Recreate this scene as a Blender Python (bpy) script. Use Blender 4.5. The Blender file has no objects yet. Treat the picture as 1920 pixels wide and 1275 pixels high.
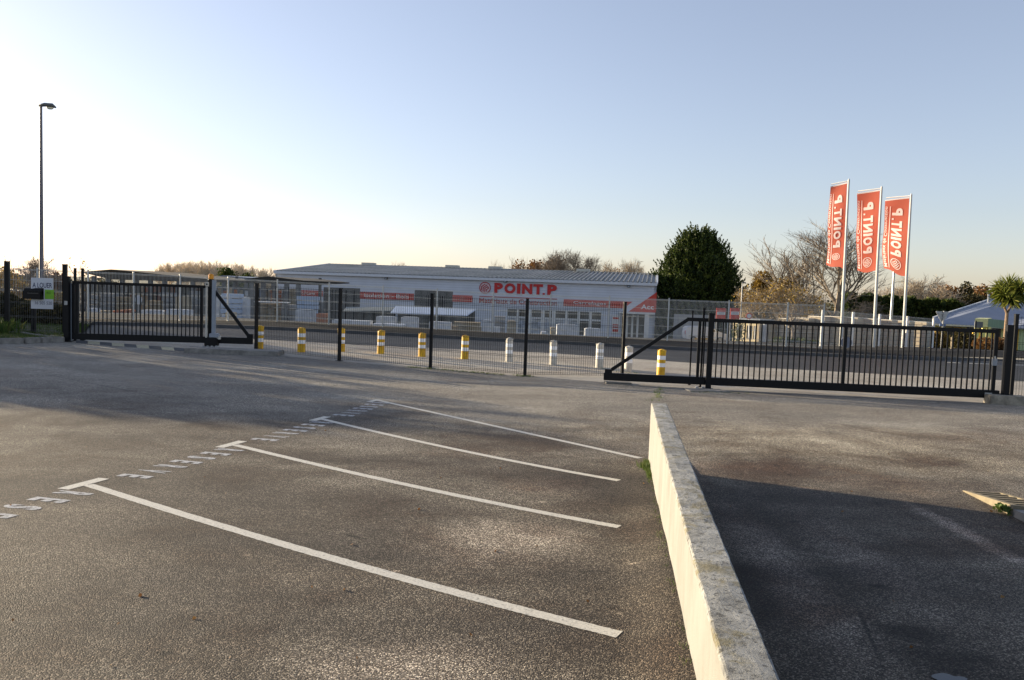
import bpy, bmesh, math, random
from mathutils import Vector, Matrix
R = math.radians
random.seed(7)
scene = bpy.context.scene
COL = scene.collection

# ------------------------------------------------------------------ camera, sky, sun, exposure
CAM = Vector((0, 0, 1.62)); F = 1464.0; PITCH = R(3.62); ROLL = R(2.0)
fw = Vector((0, math.cos(PITCH), -math.sin(PITCH))); up0 = Vector((0, math.sin(PITCH), math.cos(PITCH))); rt0 = Vector((1, 0, 0))
rt = rt0*math.cos(ROLL) + up0*math.sin(ROLL); up = up0*math.cos(ROLL) - rt0*math.sin(ROLL)
cd = bpy.data.cameras.new('camera'); cam = bpy.data.objects.new('camera', cd); COL.objects.link(cam)
m = Matrix((rt, up, -fw)).transposed().to_4x4(); m.translation = CAM; cam.matrix_world = m
cd.sensor_width = 36; cd.lens = 36*F/1920; cd.clip_start = .05; cd.clip_end = 8000
scene.camera = cam
SUN_AZ = R(-61); SUN_EL = R(9.5)
w = bpy.data.worlds.new('World'); scene.world = w; w.use_nodes = True
nt = w.node_tree; bg = nt.nodes['Background']
sky = nt.nodes.new('ShaderNodeTexSky'); sky.sky_type = 'NISHITA'; sky.sun_disc = False
sky.sun_elevation = SUN_EL; sky.sun_rotation = SUN_AZ; sky.altitude = 50; sky.air_density = 1.0; sky.dust_density = .7; sky.ozone_density = 2.0
hs_ = nt.nodes.new('ShaderNodeHueSaturation'); hs_.inputs['Saturation'].default_value = .74
tint = nt.nodes.new('ShaderNodeMix'); tint.data_type = 'RGBA'; tint.blend_type = 'MULTIPLY'; tint.inputs[0].default_value = 1; tint.inputs[7].default_value = (1.0, .955, 1.045, 1)
gm_ = nt.nodes.new('ShaderNodeGamma'); gm_.inputs[1].default_value = .82; nt.links.new(sky.outputs[0], gm_.inputs[0]); nt.links.new(gm_.outputs[0], hs_.inputs['Color']); nt.links.new(hs_.outputs[0], tint.inputs[6]); nt.links.new(tint.outputs[2], bg.inputs[0]); bg.inputs[1].default_value = .122
sl = bpy.data.lights.new('sun', 'SUN'); sl.energy = 5.0; sl.angle = R(.6); sl.color = (1, .83, .58)
so = bpy.data.objects.new('sun', sl); COL.objects.link(so)
sdir = Vector((math.sin(SUN_AZ)*math.cos(SUN_EL), math.cos(SUN_AZ)*math.cos(SUN_EL), math.sin(SUN_EL)))
so.rotation_euler = sdir.to_track_quat('Z', 'Y').to_euler()
so.location = (-20, 10, 20)
vs = scene.view_settings; vs.view_transform = 'Standard'; vs.look = 'None'; vs.gamma = 1; vs.exposure = 1.3

# ------------------------------------------------------------------ terrain and pixel helpers
def sm(a, b, x):
    t = max(0., min(1., (x-a)/(b-a))); return t*t*(3-2*t)
def softmin(a, b, k): return -k*math.log(math.exp(-a/k)+math.exp(-b/k))
WF = Vector((1.6, 9.0)); WD = Vector((.135, 1)).normalized()          # low wall: far end, direction
def wallx(y): return 1.64+.138*(y-9.0)
def ground(x, y):
    z = -.034*softmin(max(y, -20), 20.3, .7)
    if y > 40: z -= .0575*(min(y, 112)-40)
    lat = softmin(max(0, -x)*.021, .36, .03)+.021
    z += max(0, lat)*sm(6, 20, y)
    dw = x-wallx(y); z -= .10*sm(.05, .5, dw)*sm(12.5, 8.5, y)
    z += .07*sm(8.8, 4.2, y)*sm(-.34, 0, dw)*sm(.16, .03, dw)
    return z
def ray(px, py):
    d = fw*F + rt*(px-960) - up*(py-637.5); return d/d.y
def proj(p):
    v = Vector(p)-CAM; k = v.dot(fw); return 960+F*v.dot(rt)/k, 637.5-F*v.dot(up)/k
def at(px, py, dz=0.):
    d = ray(px, py); y = 1.0
    while y < 160:
        p = CAM+d*y
        if p.z <= ground(p.x, p.y)+dz: break
        y += .25
    a, b = y-.25, y
    for _ in range(20):
        c = (a+b)/2; p = CAM+d*c
        if p.z <= ground(p.x, p.y)+dz: b = c
        else: a = c
    return CAM+d*b
def dep(px, py, Y): return CAM+ray(px, py)*Y
def pos(px, Y, gz=None):
    py = 600.
    for _ in range(6):
        p = dep(px, py, Y); z = ground(p.x, Y) if gz is None else gz; p.z = z; py = proj(p)[1]
    return dep(px, py, Y)

# ------------------------------------------------------------------ materials
def new_mat(name):
    m = bpy.data.materials.new(name); m.use_nodes = True
    return m, m.node_tree, m.node_tree.nodes['Principled BSDF']
def N(nt, t, **kw):
    n = nt.nodes.new(t)
    for k, v in kw.items(): setattr(n, k, v)
    return n
def noise(nt, scale, detail=4, rough=.6, vec=None, dist=0.):
    n = N(nt, 'ShaderNodeTexNoise'); n.inputs['Scale'].default_value = scale; n.inputs['Detail'].default_value = detail
    n.inputs['Roughness'].default_value = rough; n.inputs['Distortion'].default_value = dist
    if vec: nt.links.new(vec, n.inputs['Vector'])
    return n.outputs['Fac']
def ramp(nt, fac, stops):
    r = N(nt, 'ShaderNodeValToRGB'); nt.links.new(fac, r.inputs[0]); e = r.color_ramp.elements
    while len(e) < len(stops): e.new(.5)
    for el, (p, c) in zip(e, stops):
        el.position = p; el.color = (c, c, c, 1) if not hasattr(c, '__len__') else (*c[:3], 1)
    return r.outputs[0]
def mixc(nt, fac, a, b, mode='MIX'):
    x = N(nt, 'ShaderNodeMix', data_type='RGBA', blend_type=mode)
    for s, v in ((0, fac), (6, a), (7, b)):
        if isinstance(v, bpy.types.NodeSocket): nt.links.new(v, x.inputs[s])
        elif s == 0: x.inputs[0].default_value = v
        else: x.inputs[s].default_value = (*v[:3], 1)
    return x.outputs[2]
def coords(nt, scale=(1, 1, 1), kind='Object', rot=0.):
    c = N(nt, 'ShaderNodeTexCoord'); mp = N(nt, 'ShaderNodeMapping'); nt.links.new(c.outputs[kind], mp.inputs[0])
    mp.inputs['Scale'].default_value = scale; mp.inputs['Rotation'].default_value = (0, 0, rot); return mp.outputs[0]
def bump(nt, bs, h, strength, dist):
    b = N(nt, 'ShaderNodeBump'); b.inputs['Strength'].default_value = strength; b.inputs['Distance'].default_value = dist
    nt.links.new(h, b.inputs['Height']); nt.links.new(b.outputs[0], bs.inputs['Normal'])
def mat(name, col, rough=.6, metal=0., var=.25, sc=6., col2=None, spec=.4, bmp=0.):
    m, nt, bs = new_mat(name); v = coords(nt)
    n = noise(nt, sc, 5, .65, v)
    c2 = col2 or tuple(c*(1-var) for c in col)
    r = ramp(nt, n, [(.35, c2), (.65, col)])
    nt.links.new(r, bs.inputs['Base Color'])
    bs.inputs['Roughness'].default_value = rough; bs.inputs['Metallic'].default_value = metal
    bs.inputs['Specular IOR Level'].default_value = spec
    if bmp: bump(nt, bs, noise(nt, sc*8, 4, .7, v), bmp, .01)
    return m
def glass_dark(name, col=(.03, .035, .04)):
    m, nt, bs = new_mat(name); bs.inputs['Base Color'].default_value = (*col, 1); bs.inputs['Roughness'].default_value = .12; return m
def leaf_mat(name, a, b, c=None, trans=.25):
    m, nt, bs = new_mat(name)
    g = N(nt, 'ShaderNodeNewGeometry')
    r = ramp(nt, g.outputs['Random Per Island'], [(0, a), (.6, b), (1, c or b)])
    nt.links.new(r, bs.inputs['Base Color']); bs.inputs['Roughness'].default_value = .6
    bs.inputs['Specular IOR Level'].default_value = .25
    if trans:
        t = N(nt, 'ShaderNodeBsdfTranslucent'); nt.links.new(r, t.inputs[0])
        mx = N(nt, 'ShaderNodeMixShader'); mx.inputs[0].default_value = trans
        nt.links.new(bs.outputs[0], mx.inputs[1]); nt.links.new(t.outputs[0], mx.inputs[2])
        nt.links.new(mx.outputs[0], nt.nodes['Material Output'].inputs[0])
    return m

def asphalt(name, kind):
    m, nt, bs = new_mat(name); v = coords(nt)
    vo = N(nt, 'ShaderNodeTexVoronoi'); vo.inputs['Scale'].default_value = 140 if kind != 'road' else 130
    nt.links.new(v, vo.inputs['Vector'])
    wn = N(nt, 'ShaderNodeSeparateColor'); nt.links.new(vo.outputs['Color'], wn.inputs[0])
    if kind == 'park':
        st = ramp(nt, wn.outputs[0], [(0, (.020, .0175, .015)), (.45, (.054, .047, .039)), (.78, (.122, .108, .088)), (.95, (.31, .285, .24))])
    elif kind == 'pave':
        st = ramp(nt, wn.outputs[0], [(0, (.22, .205, .175)), (.5, (.36, .335, .29)), (1, (.52, .48, .41))])
    else:
        st = ramp(nt, wn.outputs[0], [(0, (.026, .026, .027)), (.6, (.046, .045, .044)), (1, (.085, .082, .078))])
    # broad worn and damp patches, the streaks along the direction cars drive
    vs_ = coords(nt, (.16, .42, 1), rot=R(28))
    big = noise(nt, 1.0, 6, .62, vs_, .6)
    big2 = noise(nt, .55, 7, .7, v, .4)
    patch = ramp(nt, big, [(.36, (.50, .47, .46)), (.46, (.82, .77, .72)), (.54, (1.1, 1.07, 1.02)), (.66, (1.65, 1.62, 1.56))])
    patch2 = ramp(nt, big2, [(.38, (.60, .49, .43)), (.50, (1., .98, .96)), (.62, (1.38, 1.38, 1.38))])
    wt = 1. if kind == 'park' else .3
    c = mixc(nt, wt, st, patch, 'MULTIPLY'); c = mixc(nt, wt, c, patch2, 'MULTIPLY')
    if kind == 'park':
        # the far half of the yard is paler and greyer
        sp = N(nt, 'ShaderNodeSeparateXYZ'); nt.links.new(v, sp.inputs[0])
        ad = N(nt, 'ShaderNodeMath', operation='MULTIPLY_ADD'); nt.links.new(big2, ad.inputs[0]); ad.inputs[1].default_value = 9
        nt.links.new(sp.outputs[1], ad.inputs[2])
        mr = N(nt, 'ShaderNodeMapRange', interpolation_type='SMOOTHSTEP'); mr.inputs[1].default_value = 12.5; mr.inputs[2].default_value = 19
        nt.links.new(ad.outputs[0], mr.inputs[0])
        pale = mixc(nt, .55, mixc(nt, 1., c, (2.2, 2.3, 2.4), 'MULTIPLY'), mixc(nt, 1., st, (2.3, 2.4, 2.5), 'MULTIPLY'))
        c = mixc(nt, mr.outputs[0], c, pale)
        # stains with a shape of their own, and one painted sunlit patch: (x, y, rx, ry, gain)
        sn = noise(nt, 2.2, 6, .7, v, .8)
        for (X, Y, rx, ry, g, col, an) in STAINS_AND_SUN:
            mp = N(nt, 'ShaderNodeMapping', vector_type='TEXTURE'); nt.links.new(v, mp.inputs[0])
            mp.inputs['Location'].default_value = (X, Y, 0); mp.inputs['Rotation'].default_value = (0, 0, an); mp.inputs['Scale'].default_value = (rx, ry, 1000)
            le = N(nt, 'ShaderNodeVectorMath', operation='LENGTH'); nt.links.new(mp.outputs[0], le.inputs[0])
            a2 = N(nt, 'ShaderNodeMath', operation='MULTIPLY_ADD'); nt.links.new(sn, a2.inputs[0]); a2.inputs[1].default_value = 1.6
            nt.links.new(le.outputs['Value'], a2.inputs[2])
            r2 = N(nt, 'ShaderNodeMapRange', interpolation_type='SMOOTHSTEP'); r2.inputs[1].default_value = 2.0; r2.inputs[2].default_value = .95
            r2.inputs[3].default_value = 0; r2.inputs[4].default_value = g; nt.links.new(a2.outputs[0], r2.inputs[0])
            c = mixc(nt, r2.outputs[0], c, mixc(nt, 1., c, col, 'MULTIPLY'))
        # cracks
        vc = N(nt, 'ShaderNodeTexVoronoi', feature='DISTANCE_TO_EDGE'); vc.inputs['Scale'].default_value = .33
        cw = N(nt, 'ShaderNodeVectorMath', operation='ADD'); nt.links.new(v, cw.inputs[0])
        nn = N(nt, 'ShaderNodeTexNoise'); nn.inputs['Scale'].default_value = 1.6; nn.inputs['Detail'].default_value = 5; nt.links.new(v, nn.inputs['Vector'])
        nt.links.new(nn.outputs['Color'], cw.inputs[1]); nt.links.new(cw.outputs[0], vc.inputs['Vector'])
        cr = ramp(nt, vc.outputs['Distance'], [(.0, 0.45), (.004, 1)])
        gate = ramp(nt, noise(nt, .35, 2, .5, v), [(.52, 0.), (.60, 1.)])
        c = mixc(nt, gate, c, mixc(nt, 1., c, cr, 'MULTIPLY'))
    nt.links.new(c, bs.inputs['Base Color'])
    bs.inputs['Roughness'].default_value = .78 if kind != 'road' else .6
    bs.inputs['Specular IOR Level'].default_value = .3 if kind == 'park' else .12
    bump(nt, bs, vo.outputs['Distance'], .8 if kind == 'park' else .35, -.008)
    return m
def _s(px, py, rx, ry, g, c): p = at(px, py); return (p.x, p.y, rx, ry, g, c, 0.)
def _l(a, b, w_, g, c): p, q = at(*a), at(*b); return ((p.x+q.x)/2, (p.y+q.y)/2, math.hypot(q.x-p.x, q.y-p.y)/2, w_, g, c, math.atan2(q.y-p.y, q.x-p.x))
STAINS_AND_SUN = [_l((1400, 930), (1760, 1400), 1.5, .75, (.50, .49, .49)), _s(925, 1010, .80, .70, .95, (2.3, 2.3, 2.35)), _s(1020, 912, .55, .5, .85, (2.2, 2.2, 2.25)), _s(780, 1255, .7, .35, .9, (2.1, 2.1, 2.15)),
          _s(1150, 835, 1.0, .9, .9, (.5, .47, .46)), _s(860, 880, 2.2, .9, .6, (.6, .57, .56)),
          _s(1700, 1185, .22, .16, 1., (.22, .21, .21)), _s(1790, 1240, .42, .30, 1., (.30, .29, .29)), _s(1420, 880, 1.6, .6, .7, (.72, .56, .50)), _s(1650, 905, 1.2, .5, .6, (.78, .64, .58)),
          _s(1860, 1060, 1.3, .35, .8, (1.8, 1.85, 1.9)), _s(1600, 835, 4.5, 2.2, .9, (1.75, 1.68, 1.5)), _l((1340, 930), (1640, 1275), .30, 1., (2.6, 2.6, 2.75)),  # the widest, warm ellipse is sunlight painted on the ground before the right gate
          _l((1690, 935), (1960, 1080), .13, 1., (3.0, 3.0, 3.2)), _l((1480, 950), (1760, 1150), .34, .8, (1.9, 1.9, 2.0)), _l((1360, 1000), (1450, 1200), .25, .8, (.45, .45, .46)), _l((1700, 1000), (1900, 1200), .5, .6, (.6, .6, .62)),
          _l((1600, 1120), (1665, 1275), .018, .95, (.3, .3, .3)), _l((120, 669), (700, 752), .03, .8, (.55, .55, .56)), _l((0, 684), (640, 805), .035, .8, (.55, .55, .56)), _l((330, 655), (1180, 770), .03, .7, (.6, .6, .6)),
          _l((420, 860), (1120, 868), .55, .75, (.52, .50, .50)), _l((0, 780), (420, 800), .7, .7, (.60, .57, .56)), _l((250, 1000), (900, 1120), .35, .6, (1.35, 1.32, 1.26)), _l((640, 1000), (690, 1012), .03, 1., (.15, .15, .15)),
          _s(1645, 1098, .07, .05, .95, (.2, .2, .2)), _s(1490, 978, .06, .05, .95, (.25, .25, .25)), _s(465, 1041, .035, .03, 1., (3.2, 3.2, 3.2)), _s(745, 1071, .035, .03, 1., (3.2, 3.2, 3.2)), _s(1185, 1057, .035, .03, 1., (3., 3., 3.)), _s(1018, 941, .04, .04, 1., (3., 3., 3.)), _s(1162, 1150, .03, .03, 1., (3., 3., 3.)),
          _s(310, 1225, .05, .03, 1., (.2, .2, .2)), _s(1510, 915, .22, .10, 1., (2.0, 1.9, 1.8)), _s(1725, 925, .35, .3, .9, (1.7, 1.65, 1.6))]

M = {}
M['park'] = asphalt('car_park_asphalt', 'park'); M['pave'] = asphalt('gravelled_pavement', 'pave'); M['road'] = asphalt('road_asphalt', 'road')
M['farpave'] = mat('far_pavement', (.045, .044, .042), 1., sc=1.2, var=.3, spec=.05)
M['yard'] = mat('yard_ground', (.085, .08, .072), 1., sc=.4, var=.35, spec=.05)
M['field'] = mat('field', (.09, .10, .05), .95, sc=.02, col2=(.12, .10, .06))
M['kerb'] = mat('kerb_concrete', (.27, .255, .23), .85, sc=5, var=.45, bmp=.4)
M['plinth'] = mat('plinth_concrete', (.10, .10, .10), .85, sc=3)
M['block'] = mat('footing_concrete', (.36, .32, .25), .9, sc=7, var=.5, bmp=.6)
def paint_mat(name, col, lo, hi, sc):
    m, nt, bs = new_mat(name); v = coords(nt)
    a_ = noise(nt, sc, 5, .8, v); c = ramp(nt, a_, [(lo, (.055, .048, .04)), (hi, tuple(x*.8 for x in col)), (min(.99, hi+.15), col)])
    nt.links.new(c, bs.inputs['Base Color']); bs.inputs['Roughness'].default_value = .75; bump(nt, bs, a_, .5, .006); return m
M['paint'] = paint_mat('marking_paint', (.66, .63, .55), .33, .42, 60)
M['stencil'] = paint_mat('worn_stencil_paint', (.56, .57, .58), .36, .50, 45)
M['black'] = mat('black_powder_coat', (.006, .006, .007), .5, sc=8, var=.3, spec=.25)
M['wire'] = mat('dark_green_wire', (.018, .024, .020), .5, var=.2)
M['white_wire'] = mat('white_wire', (.62, .62, .58), .45, var=.15)
M['galv_wire'] = mat('dull_galvanised_wire', (.20, .20, .19), .6, var=.15)
M['white'] = mat('white_paint', (.74, .74, .72), .45, var=.12, sc=3)
M['fpost'] = mat('pale_grey_post', (.56, .56, .53), .5, var=.12)
M['galv'] = mat('galvanised_steel', (.42, .43, .44), .4, metal=.6, var=.25, sc=10)
M['greypaint'] = mat('grey_painted_steel', (.30, .33, .37), .5, var=.15)
M['yellow'] = mat('yellow_plastic', (.80, .47, .012), .5, sc=7, col2=(.55, .30, .02))
M['cream'] = mat('off_white_plastic', (.62, .58, .50), .5, var=.25, sc=9)
M['reflect'] = mat('reflective_white_band', (.92, .92, .92), .3, var=.04); 
M['red'] = mat('red_sheet', (.56, .055, .035), .5, var=.15, sc=1)
M['darkred'] = mat('dark_red_letters', (.42, .02, .025), .5, var=.1)
M['steel'] = mat('dark_sliding_door_steel', (.06, .055, .052), .6, var=.35, sc=1.5)
M['glass'] = glass_dark('window_glass', (.05, .045, .035))
M['orange'] = mat('orange_lens', (.75, .30, .02), .25, var=.1)
M['lampglass'] = mat('lamp_bowl', (.75, .70, .50), .25, var=.05)
M['grass'] = leaf_mat('grass', (.05, .09, .02), (.09, .14, .03), (.16, .17, .05))
M['leafdark'] = leaf_mat('conifer_foliage', (.012, .022, .007), (.045, .070, .014), (.13, .16, .028), .18)
M['hedge'] = leaf_mat('hedge_foliage', (.015, .03, .008), (.045, .065, .012), (.13, .14, .03))
M['brownleaf'] = leaf_mat('brown_foliage', (.13, .06, .02), (.20, .10, .035), (.26, .15, .05))
M['goldleaf'] = leaf_mat('golden_foliage', (.16, .10, .03), (.26, .17, .04), (.40, .28, .05))
M['darkshrub'] = leaf_mat('dark_shrub_foliage', (.02, .022, .008), (.05, .045, .015), (.12, .09, .03))
M['bark'] = mat('bark', (.13, .105, .07), .9, sc=9, var=.5)
M['twig'] = mat('grey_twigs', (.27, .22, .165), .9, var=.4, sc=3)
M['twigpale'] = mat('pale_twigs', (.46, .38, .28), .9, var=.3, sc=3)
M['poplar'] = mat('haze_lightened_twigs', (.74, .62, .46), .9, var=.2, sc=3)  # haze and flare over the distant poplars are put into this twig colour
M['palm'] = leaf_mat('cordyline_leaves', (.06, .085, .015), (.17, .20, .035), (.36, .36, .08), .3)
M['palmtrunk'] = mat('cordyline_trunk', (.30, .21, .14), .9, sc=12, var=.4)

# ------------------------------------------------------------------ mesh builder
class MB:
    def __init__(s): s.v = []; s.f = []; s.mi = []; s.cm = 0
    def add(s, vs_, fs):
        n = len(s.v); s.v += [tuple(p) for p in vs_]
        for f in fs: s.f.append(tuple(n+i for i in f)); s.mi.append(s.cm)
        return s
    def box(s, c, size, ax=None, rz=0.):
        c = Vector(c); hx, hy, hz = [a/2 for a in size]
        if ax is None: ax = (Vector((math.cos(rz), math.sin(rz), 0)), Vector((-math.sin(rz), math.cos(rz), 0)), Vector((0, 0, 1)))
        vs_ = [c+ax[0]*(sx*hx)+ax[1]*(sy*hy)+ax[2]*(sz*hz) for sz in (-1, 1) for sy in (-1, 1) for sx in (-1, 1)]
        return s.add(vs_, [(0, 2, 3, 1), (4, 5, 7, 6), (0, 1, 5, 4), (2, 6, 7, 3), (0, 4, 6, 2), (1, 3, 7, 5)])
    def bar(s, a, b, w_, h, upv=(0, 0, 1)):
        a, b = Vector(a), Vector(b); d = (b-a); L = d.length; d = d/L
        u = Vector(upv)
        if abs(d.dot(u)) > .98: u = Vector((0, 1, 0))
        sx = d.cross(u).normalized(); sz = sx.cross(d)
        return s.box((a+b)/2, (L, w_, h), (d, sx, sz))
    def tube(s, pts, rs, n=6, cap=True):
        rings = []; n0 = len(s.v); prev = None
        for i, p in enumerate(pts):
            p = Vector(p)
            d = (Vector(pts[min(i+1, len(pts)-1)])-Vector(pts[max(i-1, 0)])).normalized()
            u = d.cross(Vector((0, 0, 1)) if abs(d.z) < .9 else Vector((1, 0, 0))).normalized() if prev is None else (prev-d*prev.dot(d)).normalized()
            prev = u; v = d.cross(u); r = rs[i] if hasattr(rs, '__len__') else rs
            s.v += [tuple(p+(u*math.cos(t)+v*math.sin(t))*r) for t in [2*math.pi*k/n for k in range(n)]]
        for i in range(len(pts)-1):
            for k in range(n):
                a = n0+i*n+k; b = n0+i*n+(k+1) % n
                s.f.append((a, b, b+n, a+n)); s.mi.append(s.cm)
        if cap and n > 2:
            s.f.append(tuple(n0+k for k in range(n))[::-1]); s.mi.append(s.cm)
            e = n0+(len(pts)-1)*n; s.f.append(tuple(e+k for k in range(n))); s.mi.append(s.cm)
        return s
    def lathe(s, c, prof, n=20):
        c = Vector(c); n0 = len(s.v)
        for (r, z) in prof: s.v += [(c.x+r*math.cos(2*math.pi*k/n), c.y+r*math.sin(2*math.pi*k/n), c.z+z) for k in range(n)]
        for i in range(len(prof)-1):
            for k in range(n):
                a = n0+i*n+k; b = n0+i*n+(k+1) % n; s.f.append((a, b, b+n, a+n)); s.mi.append(s.cm)
        s.f.append(tuple(n0+k for k in range(n))[::-1]); s.mi.append(s.cm)
        e = n0+(len(prof)-1)*n; s.f.append(tuple(e+k for k in range(n))); s.mi.append(s.cm)
        return s
    def prism(s, poly, off):
        off = Vector(off); n = len(poly); P = [Vector(p) for p in poly]
        return s.add(P+[p+off for p in P], [tuple(range(n))[::-1], tuple(range(n, 2*n))]+[(i, (i+1) % n, n+(i+1) % n, n+i) for i in range(n)])
    def build(s, name, mats, parent=None, bevel=0., smooth=False, base=None):
        me = bpy.data.meshes.new(name)
        base = Vector(base) if base is not None else (Vector((0, 0, 0)) if parent is None else parent.get('_b') and Vector(parent['_b']) or Vector((0, 0, 0)))
        me.from_pydata([(p[0]-base.x, p[1]-base.y, p[2]-base.z) for p in s.v], [], s.f)
        ms = mats if isinstance(mats, (list, tuple)) else [mats]
        for m_ in ms: me.materials.append(m_)
        if len(ms) > 1: me.polygons.foreach_set('material_index', s.mi)
        bm = bmesh.new(); bm.from_mesh(me); bmesh.ops.recalc_face_normals(bm, faces=bm.faces) if len(s.f) < 4000 else None
        if bevel: bmesh.ops.bevel(bm, geom=[e for e in bm.edges if e.is_manifold and e.calc_face_angle(0) > .6], offset=bevel, segments=2, affect='EDGES', clamp_overlap=True)
        bm.to_mesh(me); bm.free()
        if smooth:
            for p in me.polygons: p.use_smooth = True
        o = bpy.data.objects.new(name, me); COL.objects.link(o)
        o['_b'] = tuple(base)
        if parent: o.parent = parent
        else: o.location = base
        return o
def tag(o, label=None, cat=None, group=None, kind=None):
    if label: o['label'] = label
    if cat: o['category'] = cat
    if group: o['group'] = group
    if kind: o['kind'] = kind
    return o
def empty(name, loc, label, cat, group=None):
    o = bpy.data.objects.new(name, None); COL.objects.link(o); o.location = loc; o.empty_display_size = .3
    o['_b'] = tuple(loc)
    return tag(o, label, cat, group)
def copy_tree(o, parent=None):
    c = o.copy(); COL.objects.link(c); c.parent = parent
    for ch in [x for x in bpy.data.objects if x.parent == o]: copy_tree(ch, c)
    return c
def text_verts(s, bold=0.):
    cu = bpy.data.curves.new('t', 'FONT'); cu.body = s; cu.offset = bold; cu.resolution_u = 3
    ob = bpy.data.objects.new('t', cu); COL.objects.link(ob)
    bpy.context.view_layer.update()
    me = bpy.data.meshes.new_from_object(ob, depsgraph=bpy.context.evaluated_depsgraph_get())
    vs_ = [v.co.copy() for v in me.vertices]; fs = [tuple(p.vertices) for p in me.polygons]
    bpy.data.objects.remove(ob); bpy.data.curves.remove(cu); bpy.data.meshes.remove(me)
    x0 = min(v.x for v in vs_); x1 = max(v.x for v in vs_); y0 = min(v.y for v in vs_); y1 = max(v.y for v in vs_)
    return [((v.x-x0)/(x1-x0), (v.y-y0)/(y1-y0)) for v in vs_], fs
def text_mb(s, fn, bold=0.):
    """fn maps (u,v) in the unit box of the writing to a point"""
    uv, fs = text_verts(s, bold); mb = MB(); mb.add([fn(u, v) for u, v in uv], fs); return mb
def logo_mb(fn):
    """ring and three nested bent strokes in a unit circle; fn maps (-1..1, -1..1)"""
    mb = MB(); n = 28
    vs_ = []; 
    for k in range(n):
        a = 2*math.pi*k/n; vs_ += [fn(math.cos(a), math.sin(a)), fn(.86*math.cos(a), .86*math.sin(a))]
    mb.add(vs_, [(2*k, 2*((k+1) % n), 2*((k+1) % n)+1, 2*k+1) for k in range(n)])
    def stroke(pl, w_):
        for (a, b) in zip(pl[:-1], pl[1:]):
            dx, dy = b[0]-a[0], b[1]-a[1]; L = math.hypot(dx, dy); nx, ny = -dy/L*w_/2, dx/L*w_/2; ex, ey = dx/L*w_*.3, dy/L*w_*.3
            mb.add([fn(a[0]-ex+nx, a[1]-ey+ny), fn(b[0]+ex+nx, b[1]+ey+ny), fn(b[0]+ex-nx, b[1]+ey-ny), fn(a[0]-ex-nx, a[1]-ey-ny)], [(0, 1, 2, 3)])
    stroke([(-.62, -.42), (-.62, .16), (-.02, .62)], .15)
    stroke([(-.32, -.62), (-.32, .02), (.36, .50)], .15)
    stroke([(-.02, -.70), (-.02, -.10), (.50, .22), (.60, -.08), (.22, -.34)], .15)
    stroke([(.26, -.62), (.26, -.30)], .12)
    return mb

# ------------------------------------------------------------------ the setting: strips of ground between curves
def curve(pts, dz=0.):
    P = sorted([at(px, py, dz) for px, py in pts], key=lambda p: p.x)
    def f(x):
        if x <= P[0].x: a, b = P[0], P[1]
        elif x >= P[-1].x: a, b = P[-2], P[-1]
        else:
            for a, b in zip(P[:-1], P[1:]):
                if a.x <= x <= b.x: break
        s_ = (b.y-a.y)/max(.01, b.x-a.x)
        if x < P[0].x or x > P[-1].x: s_ = max(-.35, min(.35, s_))
        if x > P[-1].x: return b.y+s_*(x-b.x)
        return a.y+s_*(x-a.x)
    return f
C1 = curve([(0, 641), (125, 641), (345, 655), (480, 662), (641, 678), (812, 692), (989, 706), (1132, 716), (1330, 731), (1600, 743), (1880, 757)])
C2 = curve([(0, 619), (200, 626), (350, 632), (500, 637), (640, 645), (800, 652), (1000, 660), (1235, 676), (1400, 688), (1700, 704), (1880, 713)])
C3 = curve([(0, 605), (200, 609), (350, 612), (500, 617), (640, 624), (800, 632), (1000, 642), (1235, 654), (1400, 662), (1700, 674), (1880, 676)])
C4 = curve([(0, 596), (250, 600), (427, 601.5), (519, 603.5), (616, 608.5), (717, 613), (818, 618), (923, 623.5), (1030, 628.5), (1140, 633.5), (1251, 639), (1363, 645), (1473, 650), (1541, 654), (1749, 658), (1880, 659)], .12)
XS = sorted(set([-90+i*5 for i in range(14)]+[-20+i*1. for i in range(45)]+[25+i*5 for i in range(14)]))
def strip(name, f0, f1, rows, m_, dz0=0., dz1=0., xs=None, skew=1.):
    mb = MB(); xs = xs or XS; vs_ = []
    for j in range(rows+1):
        t = (j/rows)**skew
        for x in xs:
            a, b = f0(x), f1(x); y = a+(b-a)*t; vs_.append((x, y, ground(x, y)+dz0+(dz1-dz0)*t))
    n = len(xs)
    mb.add(vs_, [(j*n+i, j*n+i+1, (j+1)*n+i+1, (j+1)*n+i) for j in range(rows) for i in range(n-1)])
    return tag(mb.build(name, m_, smooth=True), kind='structure')
XP = sorted(set(XS+[-20+i*.5 for i in range(90)]+[.2+i*.04 for i in range(45)]+[2+i*.1 for i in range(12)]))
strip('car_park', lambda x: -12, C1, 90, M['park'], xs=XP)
strip('pavement', C1, C2, 8, M['pave'])
strip('road', C2, C3, 8, M['road'])
# far kerb
mb = MB(); vs_ = []
for x in XS:
    y = C3(x); z = ground(x, y)
    hk = .12 if x < 19 else max(.01, .12-(x-19)*.03)
    vs_ += [(x, y, z-.02), (x, y+.01, z+hk), (x, y+.16, z+hk), (x, y+.16, z)]
mb.add(vs_, [(4*i+k, 4*i+4+k, 4*i+5+k, 4*i+1+k) for i in range(len(XS)-1) for k in range(3)])
tag(mb.build('kerb', M['plinth']), kind='structure')
strip('far_pavement', lambda x: C3(x)+.16, C4, 4, M['farpave'], .118, .12)
strip('yard_ground', C4, lambda x: 130, 40, M['yard'], .12, 0)
FX = [-3000, -1000, -400, -150]+XS+[150, 400, 1000, 3000]
strip('field', lambda x: 130, lambda x: 3500, 12, M['field'], xs=FX, skew=3)
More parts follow.
